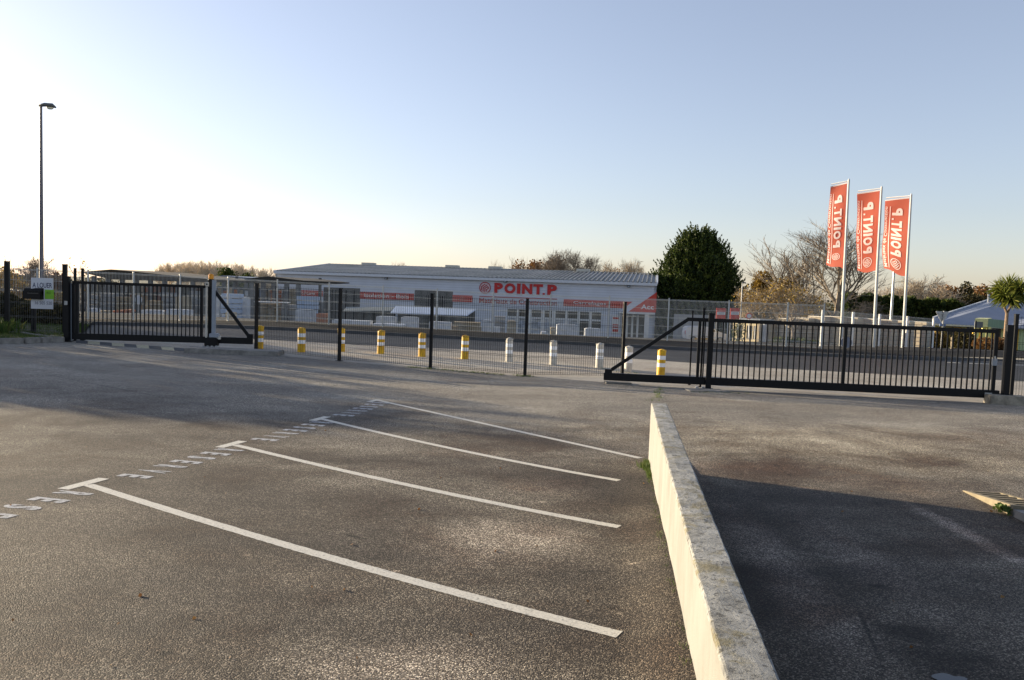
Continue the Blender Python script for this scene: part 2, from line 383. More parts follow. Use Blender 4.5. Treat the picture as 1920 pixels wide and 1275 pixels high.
# bays: T ends and right ends (photo), RESERVE stencils between the T bars
u = Vector((-.51, -2.19)).normalized(); v = Vector((-u.y, u.x))            # along the T row towards the camera; up of the letters
def gp(x, y, dz=.0025): return Vector((x, y, ground(x, y)+dz))
def ribbon(mb, a, b, w_, n=60, dz=.0025):
    a, b = Vector(a), Vector(b); d = (b-a).normalized(); nn = Vector((-d.y, d.x))*w_/2
    vs_ = []
    for i in range(n+1):
        p = a+(b-a)*i/n; q1 = p+nn*(1+random.uniform(-.06, .06)); q2 = p-nn*(1+random.uniform(-.06, .06)); vs_ += [gp(q1.x, q1.y, dz), gp(q2.x, q2.y, dz)]
    mb.add(vs_, [(2*i, 2*i+1, 2*i+3, 2*i+2) for i in range(n)])
TP = [(158, 907), (434, 833), (600, 785), (706, 750)]; EP = [(1160, 1190), (1160, 988), (1160, 901), (1200, 859)]
T = [at(*p).to_2d() for p in TP]; E = [at(*p).to_2d() for p in EP]
T.insert(0, T[0]*2-T[1])
for k in range(5):
    mb = MB(); t = T[k]
    if k == 0: continue
    if k < 4: ribbon(mb, t-u*.24, t+u*.24, .12, 4)
    else: ribbon(mb, t-u*.06, t+u*.34, .10, 4)
    e = E[k-1] if k else E[0]*2-E[1]
    bul = (9, 9, 6, 5, 0)[k]; a_ = t+(e-t).normalized()*.07; pa = proj((a_.x, a_.y, ground(a_.x, a_.y))); pe = proj((e.x, e.y, ground(e.x, e.y))); Q = []
    for i in range(13):
        f = i/12; q_ = at(pa[0]+(pe[0]-pa[0])*f, pa[1]+(pe[1]-pa[1])*f+bul*4*f*(1-f)); Q.append(q_.to_2d())
    for q0, q1 in zip(Q[:-1], Q[1:]): ribbon(mb, q0, q1+(q1-q0).normalized()*.004, .095, 16)
    tag(mb.build('parking_marking', M['paint']), kind='structure')
for k in range(1, 5):
    far, near = T[k], T[k-1]; d = (near-far); L = d.length; d = d/L; vv = Vector((-d.y, d.x))
    o_ = far+d*(L*.10); Wt = L*.78
    def fn(a, b, o_=o_, d=d, vv=vv, Wt=Wt):
        p = o_+d*(Wt*a)+vv*(.33*b+.02); return gp(p.x, p.y)
    mb = MB()
    for i, chx in enumerate('RESERVE'):
        uv, fs = text_verts(chx, .045)
        mb.add([fn((i+.20+.44*a)/7, b) for a, b in uv], fs)
    tag(mb.build('parking_lettering', M['stencil']), kind='structure')
# far road centre line at the junction
mb = MB()
for (a, b) in (((1775, 679.5), (1800, 680.5)), ((1815, 681), (1855, 682.5)), ((1890, 684), (1935, 685))):
    ribbon(mb, at(*a).to_2d(), at(*b).to_2d(), .18, 6)
tag(mb.build('road_marking', M['paint']), kind='structure')
# puddle at the bottom right
mb = MB(); c0 = at(1768, 1268); pts = []
for k in range(28):
    a = 2*math.pi*k/28; r = 1+.25*math.sin(3*a+1)+.12*math.sin(5*a)
    x, y = c0.x+.075*r*math.cos(a)+.03*math.sin(a), c0.y+.07*r*math.sin(a)-.05; pts.append((x, y, ground(c0.x, c0.y)+.006+(ground(x, y)-ground(c0.x, c0.y))*.6))
mb.add(pts, [tuple(range(28))])
wm, wnt, wb = new_mat('puddle_water'); wb.inputs['Base Color'].default_value = (.012, .012, .014, 1); wb.inputs['Roughness'].default_value = .03
tag(mb.build('puddle', wm), kind='structure')

# ------------------------------------------------------------------ low wall between car park and ramp
def wall_mat():
    m, nt, bs = new_mat('cream_render'); v = coords(nt)
    n = noise(nt, 3, 6, .65, coords(nt, (1, 1, .4)))
    c = ramp(nt, n, [(.3, (.19, .185, .165)), (.5, (.24, .235, .215)), (.64, (.27, .265, .245)), (.72, (.36, .35, .31))])
    nt.links.new(c, bs.inputs['Base Color']); bs.inputs['Roughness'].default_value = .85
    bump(nt, bs, noise(nt, 40, 5, .7, v), .25, .01); return m
def cap_mat():
    m, nt, bs = new_mat('weathered_concrete_cap'); v = coords(nt)
    c = ramp(nt, noise(nt, 5, 7, .72, v, .4), [(.28, (.11, .11, .105)), (.45, (.25, .25, .235)), (.6, (.36, .36, .34)), (.8, (.50, .50, .48))])
    pit = ramp(nt, noise(nt, 30, 5, .8, v), [(.38, .28), (.47, 1.)])
    c = mixc(nt, 1., c, pit, 'MULTIPLY')
    li = ramp(nt, noise(nt, 3.2, 7, .75, v, 1.), [(.50, 0.), (.60, .7)])
    c = mixc(nt, li, c, (.17, .145, .07))
    nt.links.new(c, bs.inputs['Base Color']); bs.inputs['Roughness'].default_value = .92
    bump(nt, bs, noise(nt, 60, 6, .75, v), .7, .012); return m
ZT = .366
wr = empty('parapet_wall', (1.6, 9.0, ground(1.5, 9)), 'long low cream rendered wall with weathered concrete top beside the parking bays', 'wall')
def wall_pts(inset, y): return wallx(y)+inset, y
mb = MB(); ys = [9.0-i*.35 for i in range(36)]; vs_ = []
TH = .18
random.seed(3)
for y in ys:
    j = random.uniform(-.0035, .0035)
    x0 = wallx(y)+j; vs_ += [(x0, y, ground(x0, y)-.2), (x0, y, ZT-.008), (x0+TH-.006, y, ZT-.008), (x0+TH-.006, y, ground(x0+.6, y)-.2)]
n = len(ys)
mb.add(vs_, [(4*i+k, 4*i+4+k, 4*i+5+k, 4*i+1+k) for i in range(n-1) for k in range(3)]+[(0, 1, 2, 3), (4*n-4, 4*n-3, 4*n-2, 4*n-1)])
mb.build('rendered_face', wall_mat(), wr)
mb = MB(); vs_ = []; ys2 = [9.005-i*.06 for i in range(209)]
prof = [(-.002, -.012), (.003, .004), (.010, .008), (.06, .010), (.12, .010), (TH-.010, .008), (TH-.002, .003), (TH+.001, -.014)]
for y in ys2:
    for (dx, dz) in prof:
        vs_.append((wallx(y)+dx+random.uniform(-.0022, .0022), y, ZT+dz+random.uniform(-.0018, .0018)))
k_ = len(prof); n = len(ys2)
mb.add(vs_, [(k_*i+k, k_*(i+1)+k, k_*(i+1)+k+1, k_*i+k+1) for i in range(n-1) for k in range(k_-1)]+[tuple(range(k_))])
mb.build('concrete_top', cap_mat(), wr)

# ------------------------------------------------------------------ leaves, tufts, trees
def rnd_unit():
    while True:
        p = Vector((random.uniform(-1, 1), random.uniform(-1, 1), random.uniform(-1, 1)))
        if .01 < p.length <= 1: return p
def leaf_quad(mb, p, s, d=None, asp=.5):
    d = (d or rnd_unit()).normalized(); q = rnd_unit(); sx = d.cross(q)
    if sx.length < 1e-3: return
    sx = sx.normalized()*s*asp; d = d*s; p = Vector(p)
    mb.add([p-sx*.6, p+d*.5-sx, p+d*1.1, p+d*.5+sx], [(0, 1, 2, 3)])
def tuft(mb, p, h, n, spread=.06):
    for _ in range(n):
        a = random.uniform(0, 6.28); r = random.uniform(0, spread); b = Vector((p[0]+r*math.cos(a), p[1]+r*math.sin(a), p[2]-.01))
        l = h*random.uniform(.5, 1.1); lean = Vector((math.cos(a), math.sin(a), 0))*l*random.uniform(.1, .7)
        s_ = Vector((-math.sin(a), math.cos(a), 0))*h*.05
        mb.add([b-s_, b+s_, b+lean*.4+Vector((0, 0, l*.6))+s_*.7, b+lean+Vector((0, 0, l)), b+lean*.4+Vector((0, 0, l*.6))-s_*.7], [(0, 1, 2, 3, 4)])
def grow(mb, p, d, L, r, lev, maxlev, nch, ang, upw, nseg=3, rmin=.008):
    pts = [p.copy()]; rs = [r]; q = p.copy(); dd = d.copy()
    sides = 6 if lev == 0 else (4 if lev < 2 else 3)
    for i in range(nseg):
        dd = (dd+rnd_unit()*.16+Vector((0, 0, upw))).normalized(); q = q+dd*(L/nseg); pts.append(q.copy()); rs.append(max(rmin*.6, r*(1-.55*(i+1)/nseg)))
    mb.tube(pts, rs, sides, cap=False)
    if lev >= maxlev: return
    n = nch[lev]
    for k in range(n):
        t = (k+.6+random.uniform(-.3, .3))/n; t = .25+.75*t if lev == 0 else .15+.85*t
        t = min(t, .999); i = int(t*nseg); fr = t*nseg-i
        b = pts[i].lerp(pts[i+1], fr); ax = rnd_unit(); base = (pts[i+1]-pts[i]).normalized()
        side = (ax-base*ax.dot(base)).normalized(); a = R(ang*random.uniform(.6, 1.35))
        nd = base*math.cos(a)+side*math.sin(a)
        grow(mb, b, nd, L*random.uniform(.55, .8)*(1.1-.35*t), max(rmin, r*.5), lev+1, maxlev, nch, ang, upw, nseg, rmin)
def fit(mb, base, h, w_, zmin=0.):
    zs = [p[2] for p in mb.v]; xs = sorted(p[0] for p in mb.v); z1 = sorted(zs)[int(len(zs)*.995)]
    k = int(len(xs)*.035); wx = xs[-1-k]-xs[k]; sx = w_/wx; sz = h/z1
    mb.v = [(base.x+p[0]*sx, base.y+p[1]*sx, base.z+p[2]*sz) for p in mb.v]
def bare_tree(px, top, wpx, Y, label, group=None, twig='twig', nch=(7, 6, 5, 4), ang=38, upw=.06, maxlev=4, rmin=.012, seed=1, trunk=.16, leaves=None, nleaf=0, name='bare_tree', lscale=.18):
    random.seed(seed); b = pos(px, Y); tp = dep(px, top, Y); h = tp.z-b.z; w_ = wpx*Y/F
    r = empty(name, b, label, 'tree', group)
    tr = MB(); tr.tube([(0, 0, -.3), (random.uniform(-.1, .1), 0, h*.12), (random.uniform(-.2, .2), .1, h*.3)], [trunk*1.25, trunk, trunk*.8], 8)
    cr = MB(); p0 = Vector(tr.v[-1]); 
    grow(cr, Vector((0, 0, h*.10)), Vector((0, 0, 1)), h*.62, trunk*.85, 0, maxlev, nch, ang, upw, 3, rmin)
    fit(cr, Vector((0, 0, 0)), h, w_)
    base = b
    for mbx in (tr, cr): mbx.v = [(p[0]+base.x, p[1]+base.y, p[2]+base.z) for p in mbx.v]
    tr.build('trunk', M['bark'], r); cr.build('crown', M[twig], r)
    if leaves:
        lf = MB(); n = len(cr.v)
        for _ in range(nleaf):
            p = Vector(cr.v[random.randrange(n//8, n)])+rnd_unit()*.35
            if p.z-b.z < h*.1: continue
            leaf_quad(lf, p, lscale*random.uniform(.6, 1.3), asp=.7)
        lf.build('foliage', M[leaves], r)
    return r
def leaf_tree(px, top, wpx, Y, label, m_, n=6000, s=.3, group=None, seed=1, cat='tree', name='leafy_tree', low=.12, lobes=16, twigs=True, bottom=0., depth=.7):
    random.seed(seed); b = pos(px, Y); h = dep(px, top, Y).z-b.z; w_ = wpx*Y/F/2
    r = empty(name, b, label, cat, group)
    tr = MB(); tr.tube([b-Vector((0, 0, .3)), b+Vector((0, 0, h*.5))], [h*.03+.05, h*.015+.03], 7); tr.build('trunk', M['bark'], r)
    w_ *= 1.12; n = int(n*1.8); s *= .85
    L = []
    for k in range(lobes):
        a = random.uniform(0, 6.28); q = random.uniform(.0, .62); z = random.uniform(low+.15, .80)
        env = math.sin(math.pi*min(1, max(.12, z+.08)))**.5
        L.append((Vector((math.cos(a)*q*w_*env*(1.25-.5*z), math.sin(a)*q*w_*depth*env, z*h)), random.uniform(.30, .46)))
    L.append((Vector((0, 0, h*.80)), .3)); L.append((Vector((-w_*.6, 0, h*.42)), .3)); L.append((Vector((w_*.6, 0, h*.45)), .3))
    mb = MB()
    for _ in range(n):
        c, q = random.choice(L); d = rnd_unit().normalized(); rr = random.uniform(.55, 1.04)*(1+.18*math.sin(d.x*9+c.x)*math.sin(d.z*8+c.z))
        p = b+c+Vector((d.x*q*w_*rr*1.2, d.y*q*w_*rr, d.z*q*h*.62*rr)); p.z = min(max(p.z, b.z+low*h*random.uniform(.5, 1)), b.z+h*random.uniform(.985, 1.02))
        leaf_quad(mb, p, s*random.uniform(.6, 1.4), (d+rnd_unit()*.8+Vector((0, 0, .3))), .55)
    mb.build('foliage', m_, r); return r

# weeds and grass along the wall foot and fence foot
random.seed(5)
mb = MB()
for _ in range(230):
    y = random.choice([random.uniform(3.2, 8.6), random.gauss(8.2, .25), random.gauss(8.7, .12)]); 
    if y > 8.95: continue
    x = wallx(y)-random.uniform(.0, .045); tuft(mb, gp(x, y), .034 if y < 8 else .06, 5, .03)
for _ in range(12):
    tuft(mb, gp(wallx(8.6)-random.uniform(.0, .13), 8.5+random.uniform(-.1, .12)), .085, 8, .05)
tag(mb.build('wall_foot_weeds', M['grass']), 'thin line of green weeds at the foot of the low cream wall', 'weeds', kind='stuff')
mb = MB()
def weedline(a, b, n, h, sp=.1):
    A, B = at(*a), at(*b)
    for _ in range(n):
        t = random.random(); p = A.lerp(B, t); tuft(mb, gp(p.x+random.gauss(0, sp*.5), p.y+random.gauss(0, sp)), h*random.uniform(.5, 1.2), 5, .05)
weedline((760, 688), (945, 703), 260, .06, .10); weedline((965, 704), (1005, 707), 60, .07, .08); weedline((1225, 752), (1240, 728), 60, .07, .12)
weedline((1120, 690), (1200, 702), 50, .05, .15); weedline((1300, 735), (1420, 738), 60, .05, .1)
tag(mb.build('fence_foot_weeds', M['grass']), 'mossy green weeds growing at the foot of the dark mesh fence', 'weeds', kind='stuff')

# ------------------------------------------------------------------ left side: grass verge, kerb stones, hedge, letterbox, sign
vp = [at(*p) for p in ((-160, 632), (-60, 643), (0, 643.5), (60, 642), (118, 640), (135, 636), (150, 631))]
vb = [pos(px, Y) for px, Y in ((-260, 33), (-90, 34), (0, 34), (60, 34), (118, 33.6), (150, 33), (175, 32))]
mb = MB(); nV = len(vp); vs_ = []
for j in range(7):
    for a, b in zip(vp, vb):
        p = a.lerp(b, j/6); vs_.append((p.x, p.y, ground(p.x, p.y)+.10))
mb.add(vs_, [(j*nV+i, j*nV+i+1, (j+1)*nV+i+1, (j+1)*nV+i) for j in range(6) for i in range(nV-1)])
tag(mb.build('grass_verge', mat('verge_soil', (.05, .06, .025), .95, sc=6, col2=(.07, .055, .03))), kind='structure')
mb = MB(); random.seed(11)
for _ in range(5200):
    i = random.randrange(nV-1); t = random.random(); s_ = random.random()**1.3*.6
    p = vp[i].lerp(vp[i+1], t).lerp(vb[i].lerp(vb[i+1], t), s_); tuft(mb, (p.x, p.y, ground(p.x, p.y)+.10), .10, 2, .08)
for _ in range(70):
    p = at(random.gauss(5, 12), random.uniform(622, 632)); tuft(mb, (p.x, p.y, p.z+.1), .42, 6, .12)
tag(mb.build('grass', M['grass']), 'rough green grass on the verge behind the left kerb', 'grass', kind='stuff')
kp = [at(x, y) for x, y in ((-160, 633), (-95, 643.3), (-18, 645), (44, 644), (74, 642.5), (98, 641), (122, 641.5))]
for i, (a, b) in enumerate(zip(kp[:-1], kp[1:])):
    mb = MB(); d = (b-a).normalized(); q = a+d*.01; e = b-d*.012
    mb.bar(q+Vector((0, 0, .06)), e+Vector((0, 0, .06+(.0 if i != 4 else .0))), .16, .20)
    o = mb.build('kerb_stone', M['kerb'], bevel=.02, base=(a+b)/2)
    tag(o, ['pale kerb stone at the left edge of the photo', 'long pale kerb stone left of the black letterbox', 'long pale kerb stone directly below the black letterbox', 'short kerb stone sunk right of the letterbox post', 'short pale kerb stone next to last before the left gate post', 'pale kerb stone touching the left gate post'][i], 'kerb stone', 'kerb stones edging the left verge')
# second pale edging behind
mb = MB(); A = [at(x, y, .12) for x, y in ((18, 622.8), (40, 624), (62, 628), (92, 631), (120, 629.5))]
for a, b in zip(A[:-1], A[1:]): mb.bar(a, b, .14, .06)
tag(mb.build('stone_edging', M['kerb'], base=A[0]), 'low pale stone edging strip in the grass behind the letterbox', 'edging')
def bush(px, py0, wpx, top, Y, label, m_, n, s, seed, cat='shrub', group=None, name='shrub', dy=.8):
    random.seed(seed); b = pos(px, Y); h = dep(px, top, Y).z-b.z; w_ = wpx*Y/F/2
    r = empty(name, b, label, cat, group); tw = MB()
    for _ in range(14):
        a = random.uniform(0, 6.28); e = b+Vector((math.cos(a)*w_*.7, math.sin(a)*dy*.6, h*random.uniform(.6, .95))); tw.tube([b, b.lerp(e, .5)+Vector((0, 0, h*.1)), e], [.03, .02, .008], 3, cap=False)
    tw.build('stems', M['twig'], r); mb = MB()
    for _ in range(n):
        d = rnd_unit(); f = d.length; k = 1+.15*math.sin(d.x*7+seed)+.1*math.sin(d.x*15)
        p = b+Vector((d.x*w_, d.y*dy, h*(.5+.5*d.z*k)))
        leaf_quad(mb, p, s*random.uniform(.5, 1.4), d+rnd_unit(), .6)
    mb.build('foliage', m_, r); return r
HG = 'shrubs behind the left fence'
bush(-60, 0, 90, 572, 29.5, 'dark leafy shrub behind the fence beyond the left frame edge', M['darkshrub'], 6000, .10, 1, group=HG)
bush(12, 0, 80, 556, 30, 'dark shrub behind the fence at the left edge of the photo', M['darkshrub'], 9000, .10, 2, group=HG)
bush(62, 0, 80, 572, 29.6, 'dark shrub behind the letterbox and rental sign', M['darkshrub'], 9000, .10, 3, group=HG)
bush(106, 0, 64, 574, 29.4, 'dark shrub between rental sign and left gate post', M['darkshrub'], 7500, .10, 4, group=HG)
bush(0, 0, 90, 506, 47, 'tall autumn brown bush over the fence at the left edge', M['goldleaf'], 2600, .13, 6, group=HG, dy=1.5)
bush(92, 0, 60, 545, 44, 'thin golden bush seen through the fence behind the rental sign', M['goldleaf'], 1500, .11, 8, group=HG, dy=1.5)

lb = at(63, 624.5, .1)
r = empty('letterbox', lb, 'black letterbox on a black post in front of the rental sign', 'letterbox')
Yl = lb.y; a = dep(49, 543, Yl); b_ = dep(83, 562.5, Yl)
mb = MB(); cx = (a+b_)/2; wl = b_.x-a.x; hl = a.z-b_.z
mb.box(cx, (wl, .38, hl*.86)); mb.tube([cx+Vector((-wl/2, 0, hl*.3)), cx+Vector((wl/2, 0, hl*.3))], .14, 12)
mb.build('box', M['black'], r, bevel=.01)
MB().box((cx.x+.05, cx.y-.20, cx.z+.05), (wl*.6, .012, .03)).build('mail_slot', mat('slot_steel', (.05, .05, .05), .3), r)
MB().box((lb.x, lb.y, (lb.z+cx.z)/2-.05), (.11, .11, cx.z-lb.z)).build('post', M['black'], r)

def fence_pts(pxs, dz=0.): return [at(*p, dz) for p in pxs]
def mesh_panel(mb, a, b, h, wr, step=.05, rows=None, z0=.04, folds=True):
    d = (b-a); L = math.hypot(d.x, d.y); n = max(2, int(L/step)); dv = Vector((d.x, d.y, 0))/L; nn = Vector((-dv.y, dv.x, 0))
    for i in range(n+1):
        p = a+d*(i/n); p0 = p+Vector((0, 0, z0)); p1 = p+Vector((0, 0, h))
        mb.tube([p0, p1], wr, 3, cap=False)
    rows = rows or [z0+.05+k*.2 for k in range(int((h-.05)/.2)+1)]
    for zz in rows: mb.tube([a+Vector((0, 0, zz))-nn*wr*2, b+Vector((0, 0, zz))-nn*wr*2], wr*1.15, 3, cap=False)
def mesh_fence(name, label, tops, posts_px, h, wm, pm, wr, pw, cat='fence', step=.05, dz=0., extra=.04, rows=None, rootlabel=None, postdz=0.):
    P = [at(px, py, dz) for px, py in posts_px]
    r = empty(name, P[0], label, cat)
    for i, p in enumerate(P):
        nx = P[min(i+1, len(P)-1)]-P[max(i-1, 0)]
        mb = MB(); rz = math.atan2(nx.y, nx.x)
        mb.box(p+Vector((0, 0, (h+extra)/2-.05)), (pw, pw*1.1, h+extra+.1), rz=rz); mb.box(p+Vector((0, 0, h+extra+.006)), (pw*1.15, pw*1.25, .02), rz=rz)
        if dz == 0: mb.box(p+Vector((0, 0, .006)), (pw*2.2, pw*2.2, .012), rz=rz)
        mb.build('post', pm, r)
    for a, b in zip(P[:-1], P[1:]):
        mb = MB(); d = (b-a).normalized()*pw*.6; mesh_panel(mb, a+d, b-d, h, wr, step, rows); mb.build('mesh_panel', wm, r)
    return r
DR = [.06, .10, .5, .54, .94, .98, 1.38, 1.42, 1.82, 1.86, 2.0]
mesh_fence('mesh_fence', 'dark welded mesh fence between the two black gates', None, [(480, 659), (636, 676.5), (807, 690.5), (984, 705), (1166, 708)], 2.03, M['wire'], M['black'], .0042, .075, step=.062, rows=DR)
mesh_fence('mesh_fence', 'short dark mesh fence at the right edge beyond the right gate', None, [(1894, 755), (2050, 762)], 2.03, M['wire'], M['black'], .0042, .075, step=.062, rows=DR)
lf = mesh_fence('mesh_fence', 'dark mesh fence with thick post left of the left gate', None, [(-200, 615), (14, 623), (122, 627)], 2.18, M['galv_wire'], M['black'], .0034, .12, step=.062, dz=.1, rows=DR)
# rental sign hung on this fence
a1, b1 = at(14, 623, .1), at(122, 627, .1)
def fencept(px, py, off=.03):
    nrm = Vector((b1.y-a1.y, -(b1.x-a1.x), 0)).normalized(); o_ = a1+nrm*off; d = ray(px, py)
    t = (o_-CAM).dot(nrm)/d.dot(nrm); return CAM+d*t
r = empty('rental_sign', fencept(80, 577), 'white A LOUER rental sign with green square behind the black letterbox', 'sign')
def quad_px(fp, x0, y0, x1, y1, off, slope=.03):
    return [fp(x0, y1, off), fp(x1, y1+slope*(x1-x0), off), fp(x1, y0+slope*(x1-x0), off), fp(x0, y0, off)]
nF = Vector((b1.y-a1.y, -(b1.x-a1.x), 0)).normalized()
MB().prism(quad_px(fencept, 58, 520.5, 99.5, 578.5, .03), -nF*.02).build('board', mat('sign_board', (.62, .63, .66), .5, var=.06), r)
MB().prism(quad_px(fencept, 84, 543, 101, 560.5, .036), -nF*.004).build('green_square', mat('sign_green', (.22, .50, .03), .5, var=.06), r)
navy = mat('sign_navy', (.03, .035, .10), .5)
def txt_on(fp, s, x0, y0, x1, y1, off, m_, parent, bold=0., slope=.03, name='lettering'):
    q = quad_px(fp, x0, y0, x1, y1, off, slope)
    return text_mb(s, lambda a, b: q[0]+(q[1]-q[0])*a+(q[3]-q[0])*b, bold).build(name, m_, parent)
txt_on(fencept, 'A LOUER', 61, 529.5, 97.5, 539, .034, navy, r, .01)
txt_on(fencept, '16 505 520', 66, 564.5, 97.5, 570.5, .034, navy, r, .0)
txt_on(fencept, 'ALLI', 87, 546, 95, 551, .042, mat('sign_dark_green', (.05, .16, .02), .5), r, .0)

# ------------------------------------------------------------------ left sliding gate
# everything along the line A -> B
def gate(name, label, A, B, zb, items): pass
GA, GB = at(131, 640), at(477, 656)
gd = Vector((GB.x-GA.x, GB.y-GA.y, 0)); GL = gd.length; gd /= GL; gn = Vector((gd.y, -gd.x, 0))  # gn faces the camera
def on_gate(px, py, off=0., A=GA, n_=gn):
    o_ = A+n_*off; d = ray(px, py); return CAM+d*((o_-CAM).dot(n_)/d.dot(n_))
def gs(px, py, A=GA, d_=gd, n_=gn): p = on_gate(px, py, 0, A, n_); return (p-A).dot(d_), p.z
def gline(A, d_, s_, z): p = A+d_*s_; return Vector((p.x, p.y, z))
rg = empty('sliding_gate', GA, 'black barred sliding gate on the left with its diagonal brace', 'gate')
s0, z0 = gs(136, 628); s1, z1 = gs(383, 639); zB = z0                       # bottom beam centre
st0, zt0 = gs(140, 531); st1, zt1 = gs(383, 536); zTop = (zt0+zt1)/2; zBot = (z0+z1)/2; sE, _ = gs(474, 642)
MB().bar(gline(GA, gd, s0, zBot), gline(GA, gd, sE, zBot), .12, .20).build('bottom_beam', M['black'], rg, bevel=.008)
MB().bar(gline(GA, gd, s0, zTop), gline(GA, gd, st1, zTop), .06, .085).build('top_rail', M['black'], rg, bevel=.006)
for px in (138, 145, 378): 
    s_, _ = gs(px, 585); MB().bar(gline(GA, gd, s_, zBot+.10), gline(GA, gd, s_, zTop-.0425), .09, .075, upv=gd).build('stile', M['black'], rg)
sb0, _ = gs(153.5, 585); sb1, _ = gs(371.5, 585)
for k in range(29):
    s_ = sb0+(sb1-sb0)*k/28; MB().bar(gline(GA, gd, s_, zBot+.10), gline(GA, gd, s_, zTop-.0425), .028, .028, upv=gd).build('bar', M['black'], rg)
sA, zA = gs(396, 537); sZ, zZ = gs(465, 628)
MB().bar(gline(GA, gd, st1, zTop), gline(GA, gd, sA, zTop), .055, .08).build('rail_end', M['black'], rg)
MB().bar(gline(GA, gd, sA, zA), gline(GA, gd, sZ, zZ), .055, .10).build('brace', M['black'], rg)
MB().box(gline(GA, gd, gs(469, 632)[0], zBot+.16), (.18, .1, .12), (gd, gn, Vector((0, 0, 1)))).build('end_bracket', M['black'], rg)
def gpost(name, label, px, top, base, wpx, m_, off, cat, depth=None, A=GA, d_=gd, n_=gn, foot=True, group=None, zb=None):
    p = on_gate(px, base, off, A, n_); t = on_gate(px+ (0), top, off, A, n_); p.z = ground(p.x, p.y) if zb is None else zb
    w_ = wpx*p.y/F
    r = empty(name, p, label, cat, group)
    MB().box((p.x, p.y, (p.z+t.z)/2-.01), (w_, depth or w_, t.z-p.z+.02), (d_, n_, Vector((0, 0, 1)))).build('shaft', m_, r, bevel=.005)
    MB().box((p.x, p.y, t.z+.008), (w_*1.06, (depth or w_)*1.06, .016), (d_, n_, Vector((0, 0, 1)))).build('cap', m_, r)
    if foot: MB().box((p.x, p.y, p.z+.01), (w_*1.8, w_*1.8, .02), (d_, n_, Vector((0, 0, 1)))).build('base_plate', M['black'], r)
    return r, p, t
r1, p1, t1 = gpost('gate_post', 'thick black catch post at the left end of the left gate', 126, 519, 637, 9.5, M['black'], .10, 'gate post')
MB().box(on_gate(123.5, 568, .24), (.09, .02, .12), (gd, gn, Vector((0, 0, 1)))).build('intercom', M['galv'], r1)
gpost('gate_post', 'slim black guide post rising behind the left end stile', 141, 503.5, 634, 4, M['black'], -.28, 'gate post')
gpost('gate_post', 'slim black post with pale edge behind the first gate bars', 155, 504, 634, 4, M['black'], -.55, 'gate post')
gpost('gate_post', 'pale thin round-looking post just right of the thick left gate post', 133.5, 531, 640, 2, M['greypaint'], .02, 'gate post', foot=False)
r2, p2, t2 = gpost('gate_post', 'black portal post carrying the orange flashing lamp', 393.5, 523, 648, 6.5, M['black'], -.16, 'gate post')
gpost('gate_post', 'cream metal post left of the black portal post', 386.5, 539, 646, 3, M['cream'], .10, 'gate post', foot=False)
r3, p3, t3 = gpost('gate_post', 'blue grey metal post right of the black portal post', 400.5, 525.5, 640, 6.5, M['greypaint'], .02, 'gate post', foot=False)
MB().box(on_gate(402, 629, .1), (.28, .16, .12), (gd, gn, Vector((0, 0, 1)))).build('foot_box', M['greypaint'], r3, bevel=.01)
lp = on_gate(396, 519, -.16); r = empty('flashing_lamp', lp-Vector((0, 0, .08)), 'small orange flashing lamp on top of the left gate portal', 'lamp')
MB().lathe(lp-Vector((0, 0, .07)), [(.075, 0), (.08, .02), (.08, .13), (.05, .16)], 14).build('lens', M['orange'], r, smooth=False)
MB().lathe(lp-Vector((0, 0, .10)), [(.09, 0), (.09, .03)], 14).build('base', M['black'], r)
q = on_gate(388.5, 533, .06); r = empty('photocell', q, 'small pale photocell box on the left gate portal', 'sensor')
MB().box(q, (.09, .07, .14), (gd, gn, Vector((0, 0, 1)))).build('housing', M['cream'], r, bevel=.01); MB().box(q+gn*.037, (.04, .006, .05), (gd, gn, Vector((0, 0, 1)))).build('eye', M['black'], r)
# motor carriage
q = on_gate(397, 641, .09); r = empty('gate_motor', q-Vector((0, 0, .2)), 'black roller carriage and motor under the left gate beam', 'gate motor')
MB().box(q, (.40, .22, .26), (gd, gn, Vector((0, 0, 1)))).build('housing', M['black'], r, bevel=.02)
MB().box(on_gate(391, 653, .1), (.8, .26, .04), (gd, gn, Vector((0, 0, 1)))).build('base_plate', M['black'], r)
for px in (383, 391, 399, 407): MB().tube([on_gate(px, 650, .1)+gd*0-gn*.1, on_gate(px, 650, .1)+gn*.1], .045, 10).build('roller', M['galv'], r)
MB().box(on_gate(410, 633, .1), (.12, .12, .1), (gd, gn, Vector((0, 0, 1)))).build('limit_switch', M['cream'], r)
# concrete strip under the gate tail
mb = MB(); ca, cb = at(345, 661), at(521, 668); cc = (cb-ca).normalized(); cn = Vector((-cc.y, cc.x, 0)).normalized()
poly = [ca+Vector((0, 0, -.1)), cb+Vector((0, 0, -.1)), cb+cn*.75+cc*.1+Vector((0, 0, -.1)), ca+cn*.75+Vector((0, 0, -.1))]
mb.prism(poly, (0, 0, .23)); tag(mb.build('concrete_footing', M['kerb'], bevel=.02, base=ca), 'long grey concrete kerb slab under the tail of the left gate', 'concrete slab')
